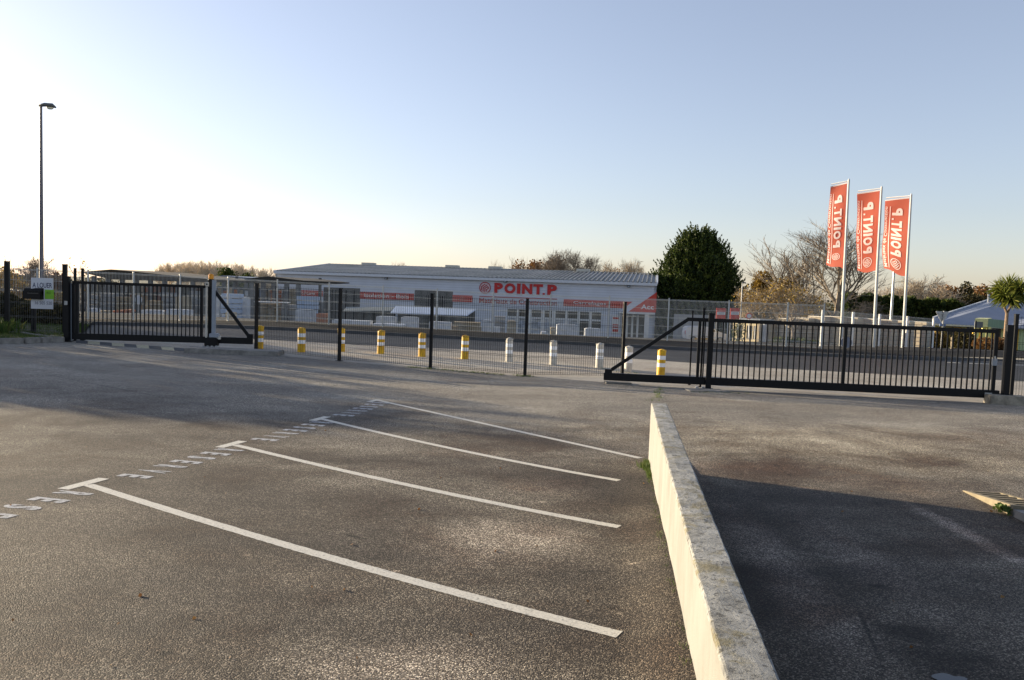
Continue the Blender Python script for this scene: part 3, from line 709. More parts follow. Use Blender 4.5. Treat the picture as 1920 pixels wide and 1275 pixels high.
# striped threshold ramp
ra, rb = at(142, 643), at(352, 659.5); rd = (rb-ra); rL = math.hypot(rd.x, rd.y); rd = Vector((rd.x, rd.y, 0))/rL; rn = Vector((-rd.y, rd.x, 0))
r = empty('threshold_ramp', ra, 'low black and cream striped rubber ramp at the left gate', 'rubber ramp'); nseg = 9; yb = mat('worn_yellow_rubber', (.52, .47, .32), .8, sc=12, var=.4)
for k in range(nseg):
    a = ra+rd*(rL*k/nseg); b = ra+rd*(rL*(k+1)/nseg-.01)
    def g(p, z): return (p.x, p.y, ground(p.x, p.y)+z)
    sl_ = rd*.28
    P = [g(a, .003), g(b, .003), g(b+rn*.33-sl_, .055), g(a+rn*.33-sl_, .055), g(b+rn*.42-sl_*1.2, .003), g(a+rn*.42-sl_*1.2, .003)]
    MB().add(P, [(0, 1, 2, 3), (3, 2, 4, 5), (0, 3, 5), (1, 4, 2)]).build('stripe', yb if k % 2 else M['plinth'], r)

# ------------------------------------------------------------------ right sliding gate
HA, HB = at(1132, 719), at(1878, 756)
hd = Vector((HB.x-HA.x, HB.y-HA.y, 0)); hL = hd.length; hd /= hL; hn = Vector((hd.y, -hd.x, 0))
def hs(px, py): return gs(px, py, HA, hd, hn)
def onh(px, py, off=0.): return on_gate(px, py, off, HA, hn)
rh = empty('sliding_gate', HA, 'long black barred sliding gate on the right with triangular tail', 'gate')
s0, z0 = hs(1132, 705.5); s1, z1 = hs(1872, 739.5); st0, zt0 = hs(1288, 598.5); st1, zt1 = hs(1872, 621.5)
def zb_(s_): return z0+(z1-z0)*(s_-s0)/(s1-s0)
def zt_(s_): return zt0+(zt1-zt0)*(s_-st0)/(st1-st0)
def hl(s_, z): return gline(HA, hd, s_, z)
MB().bar(hl(s0, zb_(s0)), hl(s1, zb_(s1)), .13, .185).build('bottom_beam', M['black'], rh, bevel=.008)
MB().bar(hl(st0, zt_(st0)), hl(st1, zt_(st1)), .07, .09).build('top_rail', M['black'], rh, bevel=.006)
for px, w_ in ((1309.5, .12), (1583, .09), (1866, .07)):
    s_, _ = hs(px, 665); MB().bar(hl(s_, zb_(s_)+.0925), hl(s_, zt_(s_)-.045), .07, w_, upv=hn).build('stile', M['black'], rh)
sa, za = hs(1147, 693); MB().bar(hl(st0+.02, zt_(st0)-.01), hl(sa, za), .07, .085).build('brace', M['black'], rh)
q = hl(hs(1141, 695)[0], zb_(s0)+.14); MB().box(q, (.18, .12, .10), (hd, hn, Vector((0, 0, 1)))).build('end_bracket', M['black'], rh)
for (xa, xb, n) in ((1319.5, 1319.5, 1), (1333, 1574, 24), (1593, 1858, 27)):
    a, b = hs(xa, 668)[0], hs(xb, 668)[0]
    for k in range(n):
        s_ = a+(b-a)*k/max(1, n-1); MB().bar(hl(s_, zb_(s_)+.0925), hl(s_, zt_(s_)-.045), .030, .026, upv=hn).build('bar', M['black'], rh)
q = onh(1853, 738.5, .07); MB().box(q, (.15, .006, .055), (hd, hn, Vector((0, 0, 1)))).build('nameplate', M['galv'], rh)
q = onh(1864.5, 679, .06); lk = MB().box(q, (.10, .08, .16), (hd, hn, Vector((0, 0, 1)))).build('lock_box', M['greypaint'], rh, bevel=.008)
MB().bar(q+hn*.05+Vector((0, 0, .05)), q+hn*.05+Vector((0, 0, .14))-hd*.02, .03, .03).build('handle', M['galv'], lk)
def hpost(label, px, top, base, wpx, off, foot=True, zb=None, name='gate_post'): return gpost(name, label, px, top, base, wpx, M['black'], off, 'gate post', A=HA, d_=hd, n_=hn, foot=foot, zb=zb)
hpost('thick black portal post near the left third of the right gate', 1327.5, 588, 730, 10, .13)
hpost('tall slim black post behind the right gate stile', 1313.5, 578, 714, 3.6, -.35)
hpost('thin black post rising where the right gate brace meets the rail', 1293, 583, 712, 2.6, -.8)
# footing with catch post
f0 = onh(1877, 757, .12); fz = ground(f0.x, f0.y)
mb = MB(); mb.box((f0.x+.03, f0.y-.12, fz+.08), (.80, .42, .26), rz=math.atan2(hd.y, hd.x)-.05)
tag(mb.build('concrete_footing', M['block'], bevel=.025, base=(f0.x, f0.y, fz)), 'sunlit rough concrete block under the catch post of the right gate', 'concrete block')
hpost('thick black catch post standing on the concrete block at right', 1883, 610, 752, 11, .05, zb=fz+.2)
mb = MB(); q = at(1158, 719); mb.box(q+Vector((0, 0, .02)), (.65, .3, .05), rz=.1)
tag(mb.build('concrete_footing', M['kerb'], base=q), 'flat concrete pad under the tail of the right gate', 'concrete pad')
mb = MB(); q = at(1322, 733); mb.box(q+Vector((0, 0, .012)), (.9, .5, .03), rz=.1)
tag(mb.build('concrete_footing', M['kerb'], base=q), 'flat concrete pad under the thick portal post of the right gate', 'concrete pad')
for i, px in enumerate((1307, 1318)):
    q = onh(px, 727, .0); r = empty('gate_roller', q, ['left of two small rollers carrying the right gate beam', 'right of two small rollers carrying the right gate beam'][i], 'roller', 'rollers of the right gate')
    MB().tube([q+Vector((0, 0, -.02))-hn*.06, q+Vector((0, 0, -.02))+hn*.06], .05, 12).build('wheel', M['galv'], r); MB().box(q+Vector((0, 0, -.06)), (.12, .16, .06), (hd, hn, Vector((0, 0, 1)))).build('bracket', M['black'], r)

# ------------------------------------------------------------------ bollards
def bollard(yel):
    r = empty('bollard', (0, 0, 0), '', 'bollard'); r['_b'] = (0, 0, 0)
    m_ = M['yellow'] if yel else M['cream']
    prof = [(.118, -.05), (.118, .26), (.114, .262), (.114, .38), (.118, .382), (.118, .47), (.114, .472), (.114, .59), (.118, .592), (.118, .70), (.105, .735), (.085, .755), (.03, .775)]
    MB().lathe((0, 0, 0), prof, 28).build('body', m_, r, smooth=False)
    for z in (.265, .475): MB().lathe((0, 0, 0), [(.1175, z), (.1175, z+.112)], 28).build('reflective_band', M['reflect'], r)
    mb = MB()
    for k in range(6):
        a = k*math.pi/3+.4; mb.box((math.cos(a)*.098, math.sin(a)*.098, .725), (.05, .03, .06), rz=a)
    mb.build('cap_rib', m_, r, bevel=.006)
    return r
by = bollard(True); bw = bollard(False)
BL = [(486.5, 656.5, 1, 'yellow bollard nearest the left gate, beside the brace end'), (565, 660, 1, 'yellow bollard second from the left gate'), (640, 659, 1, 'yellow bollard half hidden behind a black fence post'),
      (713.5, 663, 1, 'yellow bollard midway between the first two tall fence posts'), (791, 668.5, 1, 'yellow bollard just left of the second central fence post'), (871, 673, 1, 'yellow bollard next to the first off-white bollard'),
      (954.5, 678, 0, 'off-white bollard next to the last of the yellow run'), (1037, 683.5, 0, 'off-white bollard just right of the post below the shop lettering'), (1123.5, 689, 0, 'off-white bollard left of the right gate tail end'),
      (1177.5, 697, 0, 'off-white bollard crossed by the right gate brace'), (1238.5, 705, 1, 'lone yellow bollard behind the right gate tail')]
ub = {0: 0, 1: 0}
for px, py, yel, lab in BL:
    src = by if yel else bw; o = src if not ub[yel] else copy_tree(src); ub[yel] = 1
    p = at(px, py); o.location = p; o.rotation_euler = (random.uniform(-.02, .02), random.uniform(-.02, .02), random.uniform(0, 6)); o['label'] = lab; o['group'] = 'bollards along the pavement'
    o['_b'] = (0, 0, 0)
mb = MB(); q = at(1043, 618); 

# ------------------------------------------------------------------ far white fence
WP = [(-60, 595), (70, 597), (165, 599), (250, 600), (337, 601), (427, 601.5), (519, 603.5), (616, 608.5), (717, 613), (818, 618), (923, 623.5), (1030, 628.5), (1140, 633.5), (1251, 639), (1363, 645), (1473, 650), (1541, 654)]
mesh_fence('white_mesh_fence', 'long white welded mesh fence across the road in front of the builders yard', None, WP, 2.02, M['white_wire'], M['fpost'], .0068, .062, dz=.12, step=.055, rows=[.05, .25, .29, .7, 1.1, 1.14, 1.55, 1.95, 1.99])
P_ = [dep(1541, 654, at(1541, 654, .12).y)]
r = empty('white_mesh_fence', P_[0], 'white mesh fence receding towards the flagpoles, brightly sunlit', 'fence')
tops = [(1541, 581, 654), (1598, 585, 655.5), (1648, 589, 656), (1700, 593, 657), (1749, 597, 658)]
FP = [(dep(px, pb, 37.8+i*1.6), dep(px, pt, 37.8+i*1.6)) for i, (px, pt, pb) in enumerate(tops)]
for b, t in FP: MB().box((b+t)/2, (.10, .10, (t-b).length)).build('post', M['white'], r)
for (b0, t0), (b1_, t1_) in zip(FP[:-1], FP[1:]):
    mb = MB(); n = 40
    for i in range(n+1):
        f = i/n; mb.tube([b0.lerp(b1_, f), t0.lerp(t1_, f)], .0052, 3, cap=False)
    for j in range(9): mb.tube([b0.lerp(t0, .03+j*.118), b1_.lerp(t1_, .03+j*.118)], .006, 3, cap=False)
    mb.build('mesh_panel', M['white_wire'], r)
# blockwork wall lit by the sun behind it
mb_m, ntm, bsm = new_mat('pale_blockwork'); br = N(ntm, 'ShaderNodeTexBrick'); v_ = coords(ntm, (1, 1, 1)); 
mp = N(ntm, 'ShaderNodeCombineXYZ'); sx_ = N(ntm, 'ShaderNodeSeparateXYZ'); ntm.links.new(v_, sx_.inputs[0]); ntm.links.new(sx_.outputs[0], mp.inputs[0]); ntm.links.new(sx_.outputs[2], mp.inputs[1]); ntm.links.new(mp.outputs[0], br.inputs[0])
br.inputs['Color1'].default_value = (.42, .36, .27, 1); br.inputs['Color2'].default_value = (.34, .29, .215, 1); br.inputs['Mortar'].default_value = (.18, .15, .11, 1); br.inputs['Scale'].default_value = 1.0; br.inputs['Brick Width'].default_value = .6; br.inputs['Row Height'].default_value = .24; br.inputs['Mortar Size'].default_value = .03
ntm.links.new(br.outputs[0], bsm.inputs['Base Color']); bsm.inputs['Roughness'].default_value = .9
SP = [(1462, 598, 45.5), (1490, 597, 45.4), (1519, 594, 45.2), (1549, 594, 45), (1580, 596, 44.8), (1611, 598, 44.6), (1643, 600, 44.6), (1675, 602, 44.8), (1707, 604, 45.2)]
for i, (px, pt, Y) in enumerate(SP):
    b = pos(px+14, Y); zt = dep(px+14, pt, Y).z; nm = ['first', 'second', 'third', 'fourth', 'fifth', 'sixth', 'seventh', 'eighth', 'last'][i]
    r = empty('block_stack', b, f'sunlit stack of pale blocks behind the white fence, {nm} from the left in its row', 'block stack', 'stacks of pale blocks behind the fence')
    MB().box((b.x, b.y, (b.z+zt)/2+.08), (1.12, .6, zt-b.z-.16)).build('blocks', mb_m, r); MB().box((b.x, b.y, b.z+.05), (1.1, .6, .12)).build('pallet', M['plinth'], r)
    MB().box((b.x, b.y, zt+.02), (1.08, .56, .04)).build('cover', M['cream'], r); r.rotation_euler.z = R(-56)
# ------------------------------------------------------------------ warehouse
WR, WL = pos(1229, 85, 0), pos(516, 93, 0)
zg = ground(15, 88)
WRb, WLb = Vector((WR.x, WR.y, zg)), Vector((WL.x, WL.y, zg))
wd = (WRb-WLb).normalized(); wn = Vector((wd.y, -wd.x, 0)); 
if wn.y > 0: wn = -wn
def wp(px, py, off=0.):
    o_ = WRb+wn*off; d = ray(px, py); return CAM+d*((o_-CAM).dot(wn)/d.dot(wn))
EZ = (wp(1229, 533).z+wp(516, 511.4).z+wp(800, 518.6).z)/3
hw = 15.7; back = -wn*hw
RZ = (dep(1222, 514.6, 100.5).z+dep(600, 497, 109).z)/2
def clad(name, c1, c2, per):
    m, nt, bs = new_mat(name); v = coords(nt); s_ = N(nt, 'ShaderNodeSeparateXYZ'); nt.links.new(v, s_.inputs[0])
    w_ = N(nt, 'ShaderNodeMath', operation='MODULO'); a = N(nt, 'ShaderNodeMath', operation='ADD'); a.inputs[1].default_value = 50; nt.links.new(s_.outputs[2], a.inputs[0])
    nt.links.new(a.outputs[0], w_.inputs[0]); w_.inputs[1].default_value = per
    c = ramp(nt, w_.outputs[0], [(0, c2), (per*.14, c1)]); n_ = ramp(nt, noise(nt, .5, 5, .6, v), [(.3, .88), (.7, 1.)])
    nt.links.new(mixc(nt, 1., c, n_, 'MULTIPLY'), bs.inputs['Base Color']); bs.inputs['Roughness'].default_value = .45; return m
WB = empty('warehouse', WRb, 'long white builders merchant warehouse with red sign bands and ribbed metal roof', 'building')
cl = clad('white_cladding', (.60, .64, .72), (.30, .33, .40), .28)
# front wall with door and window openings as recessed dark panels built in the gaps
openings = [('door', wp(606, 538.8), wp(675, 540)), ('door', wp(777, 544), wp(849, 546))]
S = lambda p: (p-WLb).dot(wd)
Lw = (WRb-WLb).length
def wpt(s_, z, off=0.): p = WLb+wd*s_+wn*off; return Vector((p.x, p.y, z))
def panel(mb, s0, s1, z0_, z1_, off=0., th=.12):
    a = wpt(s0, z0_, off); b = wpt(s1, z0_, off); c = wpt(s1, z1_, off); d = wpt(s0, z1_, off); mb.prism([a, b, c, d], -wn*th)
mb = MB(); D1a, D1b = S(wp(606, 560)), S(wp(675, 560)); D2a, D2b = S(wp(777, 562)), S(wp(849, 562)); DT = wp(640, 539.5).z; DT2 = wp(812, 545).z
GW0, GW1 = S(wp(950, 600)), S(wp(1128, 600)); GWT = wp(1040, 581.5).z; EN0, EN1 = S(wp(1165, 600)), S(wp(1211, 600)); ENT = wp(1190, 588).z
segs = [(0, D1a, zg, EZ), (D1a, D1b, DT, EZ), (D1b, D2a, zg, EZ), (D2a, D2b, DT2, EZ), (D2b, GW0, zg, EZ), (GW0, GW1, GWT, EZ), (GW1, EN0, zg, EZ), (EN0, EN1, ENT, EZ), (EN1, Lw, zg, EZ)]
for a, b, c, d in segs: panel(mb, a, b, c, d, 0., .25)
a, b = wpt(0, zg), wpt(Lw, zg)
for e, sg in ((b, 1), (a, -1)):
    A0 = e; A1 = e+back; A2 = e+back*2
    mb.prism([Vector((A0.x, A0.y, zg)), Vector((A2.x, A2.y, zg)), Vector((A2.x, A2.y, EZ)), Vector((A1.x, A1.y, RZ)), Vector((A0.x, A0.y, EZ))], -wd*.25*sg)
bb0 = a+back*2; bb1 = b+back*2
mb.prism([bb0, bb1, Vector((bb1.x, bb1.y, EZ)), Vector((bb0.x, bb0.y, EZ))], wn*.25)
mb.build('wall', cl, WB)
# ribbed roof
def roof_mat():
    m, nt, bs = new_mat('ribbed_fibre_roof'); v = coords(nt)
    c = ramp(nt, noise(nt, .25, 6, .7, v, .5), [(.3, (.13, .145, .14)), (.5, (.22, .23, .235)), (.75, (.34, .35, .37))])
    nt.links.new(c, bs.inputs['Base Color']); bs.inputs['Roughness'].default_value = .55; return m
rm = roof_mat(); mb = MB(); vs_ = []; nr = int(Lw/.5)
prof = []
for i in range(nr):
    s_ = i*Lw/nr; st = Lw/nr; prof += [(s_, .0), (s_+st*.62, .0), (s_+st*.70, .17), (s_+st*.92, .17)]
prof += [(Lw, 0)]
for sg in (0, 2):
    e0 = len(mb.v); 
    for s_, h_ in prof:
        p0 = wpt(s_, EZ+.06+h_)+(wn*.35 if sg == 0 else back*2-wn*.35); p1 = wpt(s_, RZ+.06+h_)+back
        mb.v += [tuple(p0), tuple(p1)]
    for i in range(len(prof)-1): mb.f.append((e0+2*i, e0+2*i+2, e0+2*i+3, e0+2*i+1)); mb.mi.append(0)
rf = mb.build('roof', rm, WB)
mb = MB(); panel(mb, -.05, Lw+.05, EZ-.16, EZ+.14, .39, .08); mb.build('gutter', mat('pale_gutter', (.62, .65, .70), .4, var=.1), rf)
mb = MB(); mb.bar(wpt(-.02, RZ+.16)+back, wpt(Lw+.02, RZ+.16)+back, .7, .08); mb.build('ridge_cap', M['galv'], rf)
rfm = mat('roof_light', (.50, .50, .46), .3, var=.1)
for px in (695, 851, 931, 1095):
    o_ = WRb+back; d = ray(px, 505); t = (o_-CAM).dot(wn)/d.dot(wn); s_ = S(CAM+d*t)
    mb = MB(); c = wpt(s_, RZ+.28)+back+wn*.7; mb.box(c, (1.7, 1.2, .34), (wd, wn, Vector((0, 0, 1)))); mb.build('roof_vent', rfm, rf)
for e, sg in ((Lw, 1), (0, -1)):
    mb = MB(); mb.bar(wpt(e, EZ+.12)+wn*.35+wd*.02*sg, wpt(e, RZ+.16)+back+wd*.02*sg, .22, .20); mb.build('verge_trim', mat('verge_trim', (.62, .64, .68), .4, var=.1), rf)
# doors
for (a, b, t) in ((D1a, D1b, DT), (D2a, D2b, DT2)):
    mb = MB(); panel(mb, a, b, zg, t, -.12, .1); d_ = mb.build('sliding_door', M['steel'], WB)
    mb = MB(); n = 6
    for k in range(n+1):
        s_ = a+(b-a)*k/n; panel(mb, s_-.04, s_+.04, zg+.1, t-.05, -.085, .03)
    mb.build('door_seam', M['black'], d_)
# glazing
def gp_px(px0, px1, t, bt, name='window', m_=None, offset=-.14, frame=True):
    s0_, s1_ = S(wp(px0, 590)), S(wp(px1, 590)); mb = MB(); panel(mb, s0_, s1_, bt, t, offset, .04); f_ = mb.build(name, m_ or M['glass'], WB)
    if frame:
        mb = MB()
        for (a, b, c, d) in ((s0_, s1_, t-.09, t), (s0_, s1_, bt, bt+.09), (s0_, s0_+.09, bt+.09, t-.09), (s1_-.09, s1_, bt+.09, t-.09)): panel(mb, a, b, c, d, offset+.05, .05)
        mb.build('frame', M['white'], f_)
    return f_
winm = mat('lower_window_posters', (.50, .55, .64), .4, sc=1.2, col2=(.16, .17, .17))
wsil = wp(1040, 597.5).z
for i, (xa, xb) in enumerate(((950, 970), (971, 988.5), (995, 1016), (1020, 1036), (1040, 1061), (1063, 1084), (1086, 1106), (1108, 1128))):
    gp_px(xa, xb, GWT, wsil, 'window'); gp_px(xa, xb, wsil-.02, zg+.3, 'window', winm if i < 6 else M['glass'])
mb = MB()
for (xa, xb) in ((970, 971), (988.5, 995), (1016, 1020), (1036, 1040), (1061, 1063), (1084, 1086), (1106, 1108)): panel(mb, S(wp(xa, 590)), S(wp(xb, 590)), zg, GWT, -.02, .14)
panel(mb, GW0, GW1, zg, zg+.3, -.022, .12); mb.build('mullion', M['white'], WB)
for xa, xb in ((1165, 1176), (1176.5, 1186), (1186.5, 1196), (1196.5, 1211)): gp_px(xa, xb, ENT, zg+.05, 'entrance_door')
mb = MB(); panel(mb, EN0-.3, Lw, ENT, ENT+.16, 1.2, 1.2); mb.build('canopy', M['white'], WB)
mb = MB(); c = wpt(S(wp(1213, 600)), (zg+ENT)/2, 1.0); mb.box(c, (.45, .3, ENT-zg)); mb.build('column', M['white'], WB)
# red bands
def band(x0, x1, yt0, yb0, name='sign_band', pts=None):
    mb = MB(); s0_, s1_ = S(wp(x0, yt0)), S(wp(x1, yt0)); zt = wp((x0+x1)/2, yt0+.035*(x1-x0)/2).z; zb = wp((x0+x1)/2, yb0+.035*(x1-x0)/2).z
    panel(mb, s0_, s1_, zb, zt, .06, .05); return mb.build(name, M['red'], WB), (s0_, s1_, zb, zt)
def wall_text(s, parent, s0_, s1_, zb, zt, m_, bold=0., off=.075, name='lettering'):
    mb = text_mb(s, lambda a, b: wpt(s0_+(s1_-s0_)*a, zb+(zt-zb)*b, off), bold); return mb.build(name, m_, parent)
wl = mat('white_letters', (.78, .78, .76), .5, var=.05)
o, (a, b, c, d) = band(534, 606, 543, 553.5); wall_text('Couverture', o, S(wp(545, 548)), S(wp(590.5, 548)), c+(d-c)*.24, c+(d-c)*.78, wl, .012)
o, (a, b, c, d) = band(675, 777, 547, 559.7); wall_text('Isolation - Bois', o, S(wp(683, 552)), S(wp(767, 552)), c+(d-c)*.25, c+(d-c)*.78, wl, .012)
band(849, 886, 553, 565.5)
s0_, s1_ = S(wp(1057, 565)), S(wp(1186, 568)); zt = wp(1110, 563).z; zb = wp(1110, 575.6).z; sl2 = S(wp(1170, 575))
mb = MB(); mb.prism([wpt(s0_, zb, .06), wpt(sl2, zb, .06), wpt(s1_, zt, .06), wpt(s0_, zt, .06)], -wn*.05); o = mb.build('sign_band', M['red'], WB)
wall_text('Carrelages', o, S(wp(1075, 568)), S(wp(1136.5, 570)), zb+(zt-zb)*.22, zb+(zt-zb)*.80, wl, .012)
c_ = wp(1178.5, 584.4, .06); mb = MB(); zt = wp(1228.6, 547.7).z
mb.prism([wpt(S(c_), ENT+.2, .06), wpt(Lw+.05, ENT+.2, .06), wpt(Lw+.05, zt, .06)], -wn*.05); o = mb.build('sign_corner', M['red'], WB)
wall_text('Acc', o, S(wp(1202, 575)), S(wp(1226, 576)), wp(1214, 580).z, wp(1214, 571).z, wl, .015)
# big letters, logo, subtitle
za, zc = wp(985, 551.5).z, wp(985, 532).z
parts = [('P', 927, 943), ('O', 946, 967), ('I', 969.5, 976), ('N', 979, 998.5), ('T', 1000, 1018.5), ('.', 1018, 1022), ('P', 1026.5, 1044.5)]
lr = mat('red_letters', (.52, .03, .03), .5, var=.08)
for chx, xa, xb in parts:
    zh = zc if chx != '.' else za+(zc-za)*.17
    b_ = .055 if chx in 'PONT' else .02
    if chx == 'I' or chx == '.':
        mb = MB(); panel(mb, S(wp(xa, 541)), S(wp(xb, 541)), za, zh, .10, .08); mb.build('letter', lr, WB)
    else: wall_text(chx, WB, S(wp(xa, 541)), S(wp(xb, 541)), za, zh, lr, b_, .10, 'letter')
lc = wp(909.5, 539.5, .08); lrad = (wp(909.5, 528.5).z-wp(909.5, 550.5).z)/2
mb = MB(); mb.add([lc+wd*lrad*.93*math.cos(k*math.pi/14)+Vector((0, 0, lrad*.93*math.sin(k*math.pi/14)))-wn*.01 for k in range(28)], [tuple(range(28))]); lg = mb.build('logo_disc', mat('pinkish_white', (.62, .52, .54), .5, var=.05), WB)
logo_mb(lambda a, b: lc+wd*(a*lrad)+Vector((0, 0, b*lrad))+wn*.02).build('logo', M['darkred'], lg)
mb = MB(); zl = wp(972, 558.4).z; panel(mb, S(wp(899, 556)), S(wp(1045, 561)), zl-.035, zl+.055, .08, .06); mb.build('underline', M['darkred'], WB)
wall_text('Matériaux de Construction', WB, S(wp(899, 565)), S(wp(1045, 567)), wp(972, 570.5).z, wp(972, 560.8).z, M['darkred'], .018, .08, 'subtitle')
for px, py in ((724, 521.5), (947, 528), (1179, 536.5)):
    c = wp(px, py, .25); mb = MB(); mb.box(c, (.30, .24, .26), (wd, wn, Vector((0, 0, 1)))); mb.bar(c-wn*.25, c, .05, .05); f_ = mb.build('floodlight', M['black'], WB)
    MB().box(c+wn*.125-Vector((0, 0, .03)), (.2, .012, .14), (wd, wn, Vector((0, 0, 1)))).build('lens', M['greypaint'], f_)
# notice beside the entrance
mb = MB(); panel(mb, S(wp(1147, 600)), S(wp(1162, 600)), wp(1154, 625).z, wp(1154, 593).z, .12, .1); o = mb.build('notice_board', M['white'], WB)
mb = MB(); panel(mb, S(wp(1149, 600)), S(wp(1160, 600)), wp(1154, 622).z, wp(1154, 608).z, .14, .015); mb.build('red_panel', M['red'], o); mb = MB(); panel(mb, S(wp(1149, 600)), S(wp(1160, 600)), wp(1154, 598).z, wp(1154, 595).z, .14, .015); mb.build('red_strip', M['red'], o)
for j, zz in enumerate((611, 616)): mb = MB(); z = wp(1154, zz).z; panel(mb, S(wp(1150, 600)), S(wp(1159, 600)), z-.06, z+.06, .155, .01); mb.build('notice_line', M['white'], o)

# ------------------------------------------------------------------ sheds and stock in the yard
def shed(label, px0, px1, Y, ypk, pk, yl, yr, dep_, roofm, nposts=5, name='open_shed', cat='shed', zroof=.34, bottom=None, eave=None):
    """gabled canopy seen from the front: left eave, peak, right eave given in the photo"""
    b = pos((px0+px1)/2, Y); r = empty(name, b, label, cat)
    L, P, Rr = dep(px0, yl, Y), dep(pk, ypk, Y), dep(px1, yr, Y); dv = Vector((.25, 1, 0)).normalized()*dep_
    mb = MB(); q = Vector((0, 0, -zroof))
    mb.prism([L, P, P+q*1.6, L+q*.25], dv); mb.prism([P, Rr, Rr+q*.25, P+q*1.6], dv); mb.build('roof', roofm, r)
    for k in range(nposts):
        f = (k+.5)/nposts; x = L.x+(Rr.x-L.x)*f; zt = (L.z+(P.z-L.z)*f*2) if f < .5 else (P.z+(Rr.z-P.z)*(f-.5)*2)
        MB().box((x, Y+.4, (ground(x, Y)+zt)/2-.3), (.32, .25, zt-ground(x, Y)-.1)).build('post', M['steelgrey'], r)
    for k in (0, .99):
        x = L.x+(Rr.x-L.x)*(.05+.9*k); MB().box((x, Y+dep_*.8, ground(x, Y)+1.8), (.2, .2, 3.6)).build('post', M['steelgrey'], r)
    return r
M['steelgrey'] = mat('weathered_grey_steel', (.12, .12, .125), .6, var=.3)
broof = mat('brown_shed_roof', (.050, .037, .022), .8, var=.4, sc=1.5); droof = mat('dark_shed_roof', (.04, .037, .032), .8, var=.3)
shed('wide open shed with brown roof behind the left gate', 158, 398, 62, 505, 208, 509, 524, 9, broof, 9, zroof=.5)
shed('open shed with dark flat canopy left of the warehouse', 458, 568, 60, 518, 502, 522.5, 526, 8, droof, 5)
shed('blue grey roofed building behind the two canopies', 385, 470, 80, 516.5, 417, 520, 521, 10, mat('blue_grey_roof', (.22, .25, .31), .5, var=.15), 4, name='outbuilding', cat='building')
# lean-to displays in front of the warehouse
def leanto(label, px0, px1, yt0, yb0, Y, D, m_, slope=.035, name='display_shelter'):
    b = pos((px0+px1)/2, Y); r = empty(name, b, label, 'shelter')
    a0, a1 = dep(px0+4, yb0, Y), dep(px1-(px1-px0)*.10, yb0+slope*(px1-px0)*.9, Y); b0, b1_ = dep(px0+(px1-px0)*.09, yt0, Y+D), dep(px1+2, yt0+slope*(px1-px0), Y+D)
    mb = MB(); n = 36
    for k in range(n):
        f0, f1 = k/n, (k+.55)/n; mb.prism([a0.lerp(a1, f0), a0.lerp(a1, f1), b0.lerp(b1_, f1), b0.lerp(b1_, f0)], (0, 0, .08))
        mb.prism([a0.lerp(a1, f1), a0.lerp(a1, (k+1)/n), b0.lerp(b1_, (k+1)/n), b0.lerp(b1_, f1)], (0, 0, .04))
    mb.build('roof', m_, r)
    for k in range(6):
        f = (k+.3)/5.7; p = a0.lerp(a1, f); g_ = ground(p.x, p.y); MB().box((p.x, p.y+.1, (p.z+g_)/2), (.12, .12, p.z-g_)).build('post', M['steel'], r)
    mb = MB(); p, q = b0.lerp(b1_, .02), b0.lerp(b1_, .98); g_ = ground(p.x, p.y); mb.prism([Vector((p.x, p.y, g_)), Vector((q.x, q.y, g_)), q-Vector((0, 0, .05)), p-Vector((0, 0, .05))], (0, .1, 0)); mb.build('back_panel', mat('shelter_back', (.13, .13, .135), .7, sc=.8, var=.5), r)
    return r
leanto('low display shelter with pale blue ribbed roof in front of the warehouse', 728, 892, 575, 587.5, 66, 5, mat('pale_blue_roof', (.55, .62, .74), .35, var=.2, sc=3))
leanto('low grey roofed display shelter left of the pale blue one', 640, 742, 577, 584, 70, 4, mat('grey_green_roof', (.30, .32, .30), .5, var=.3), .0)
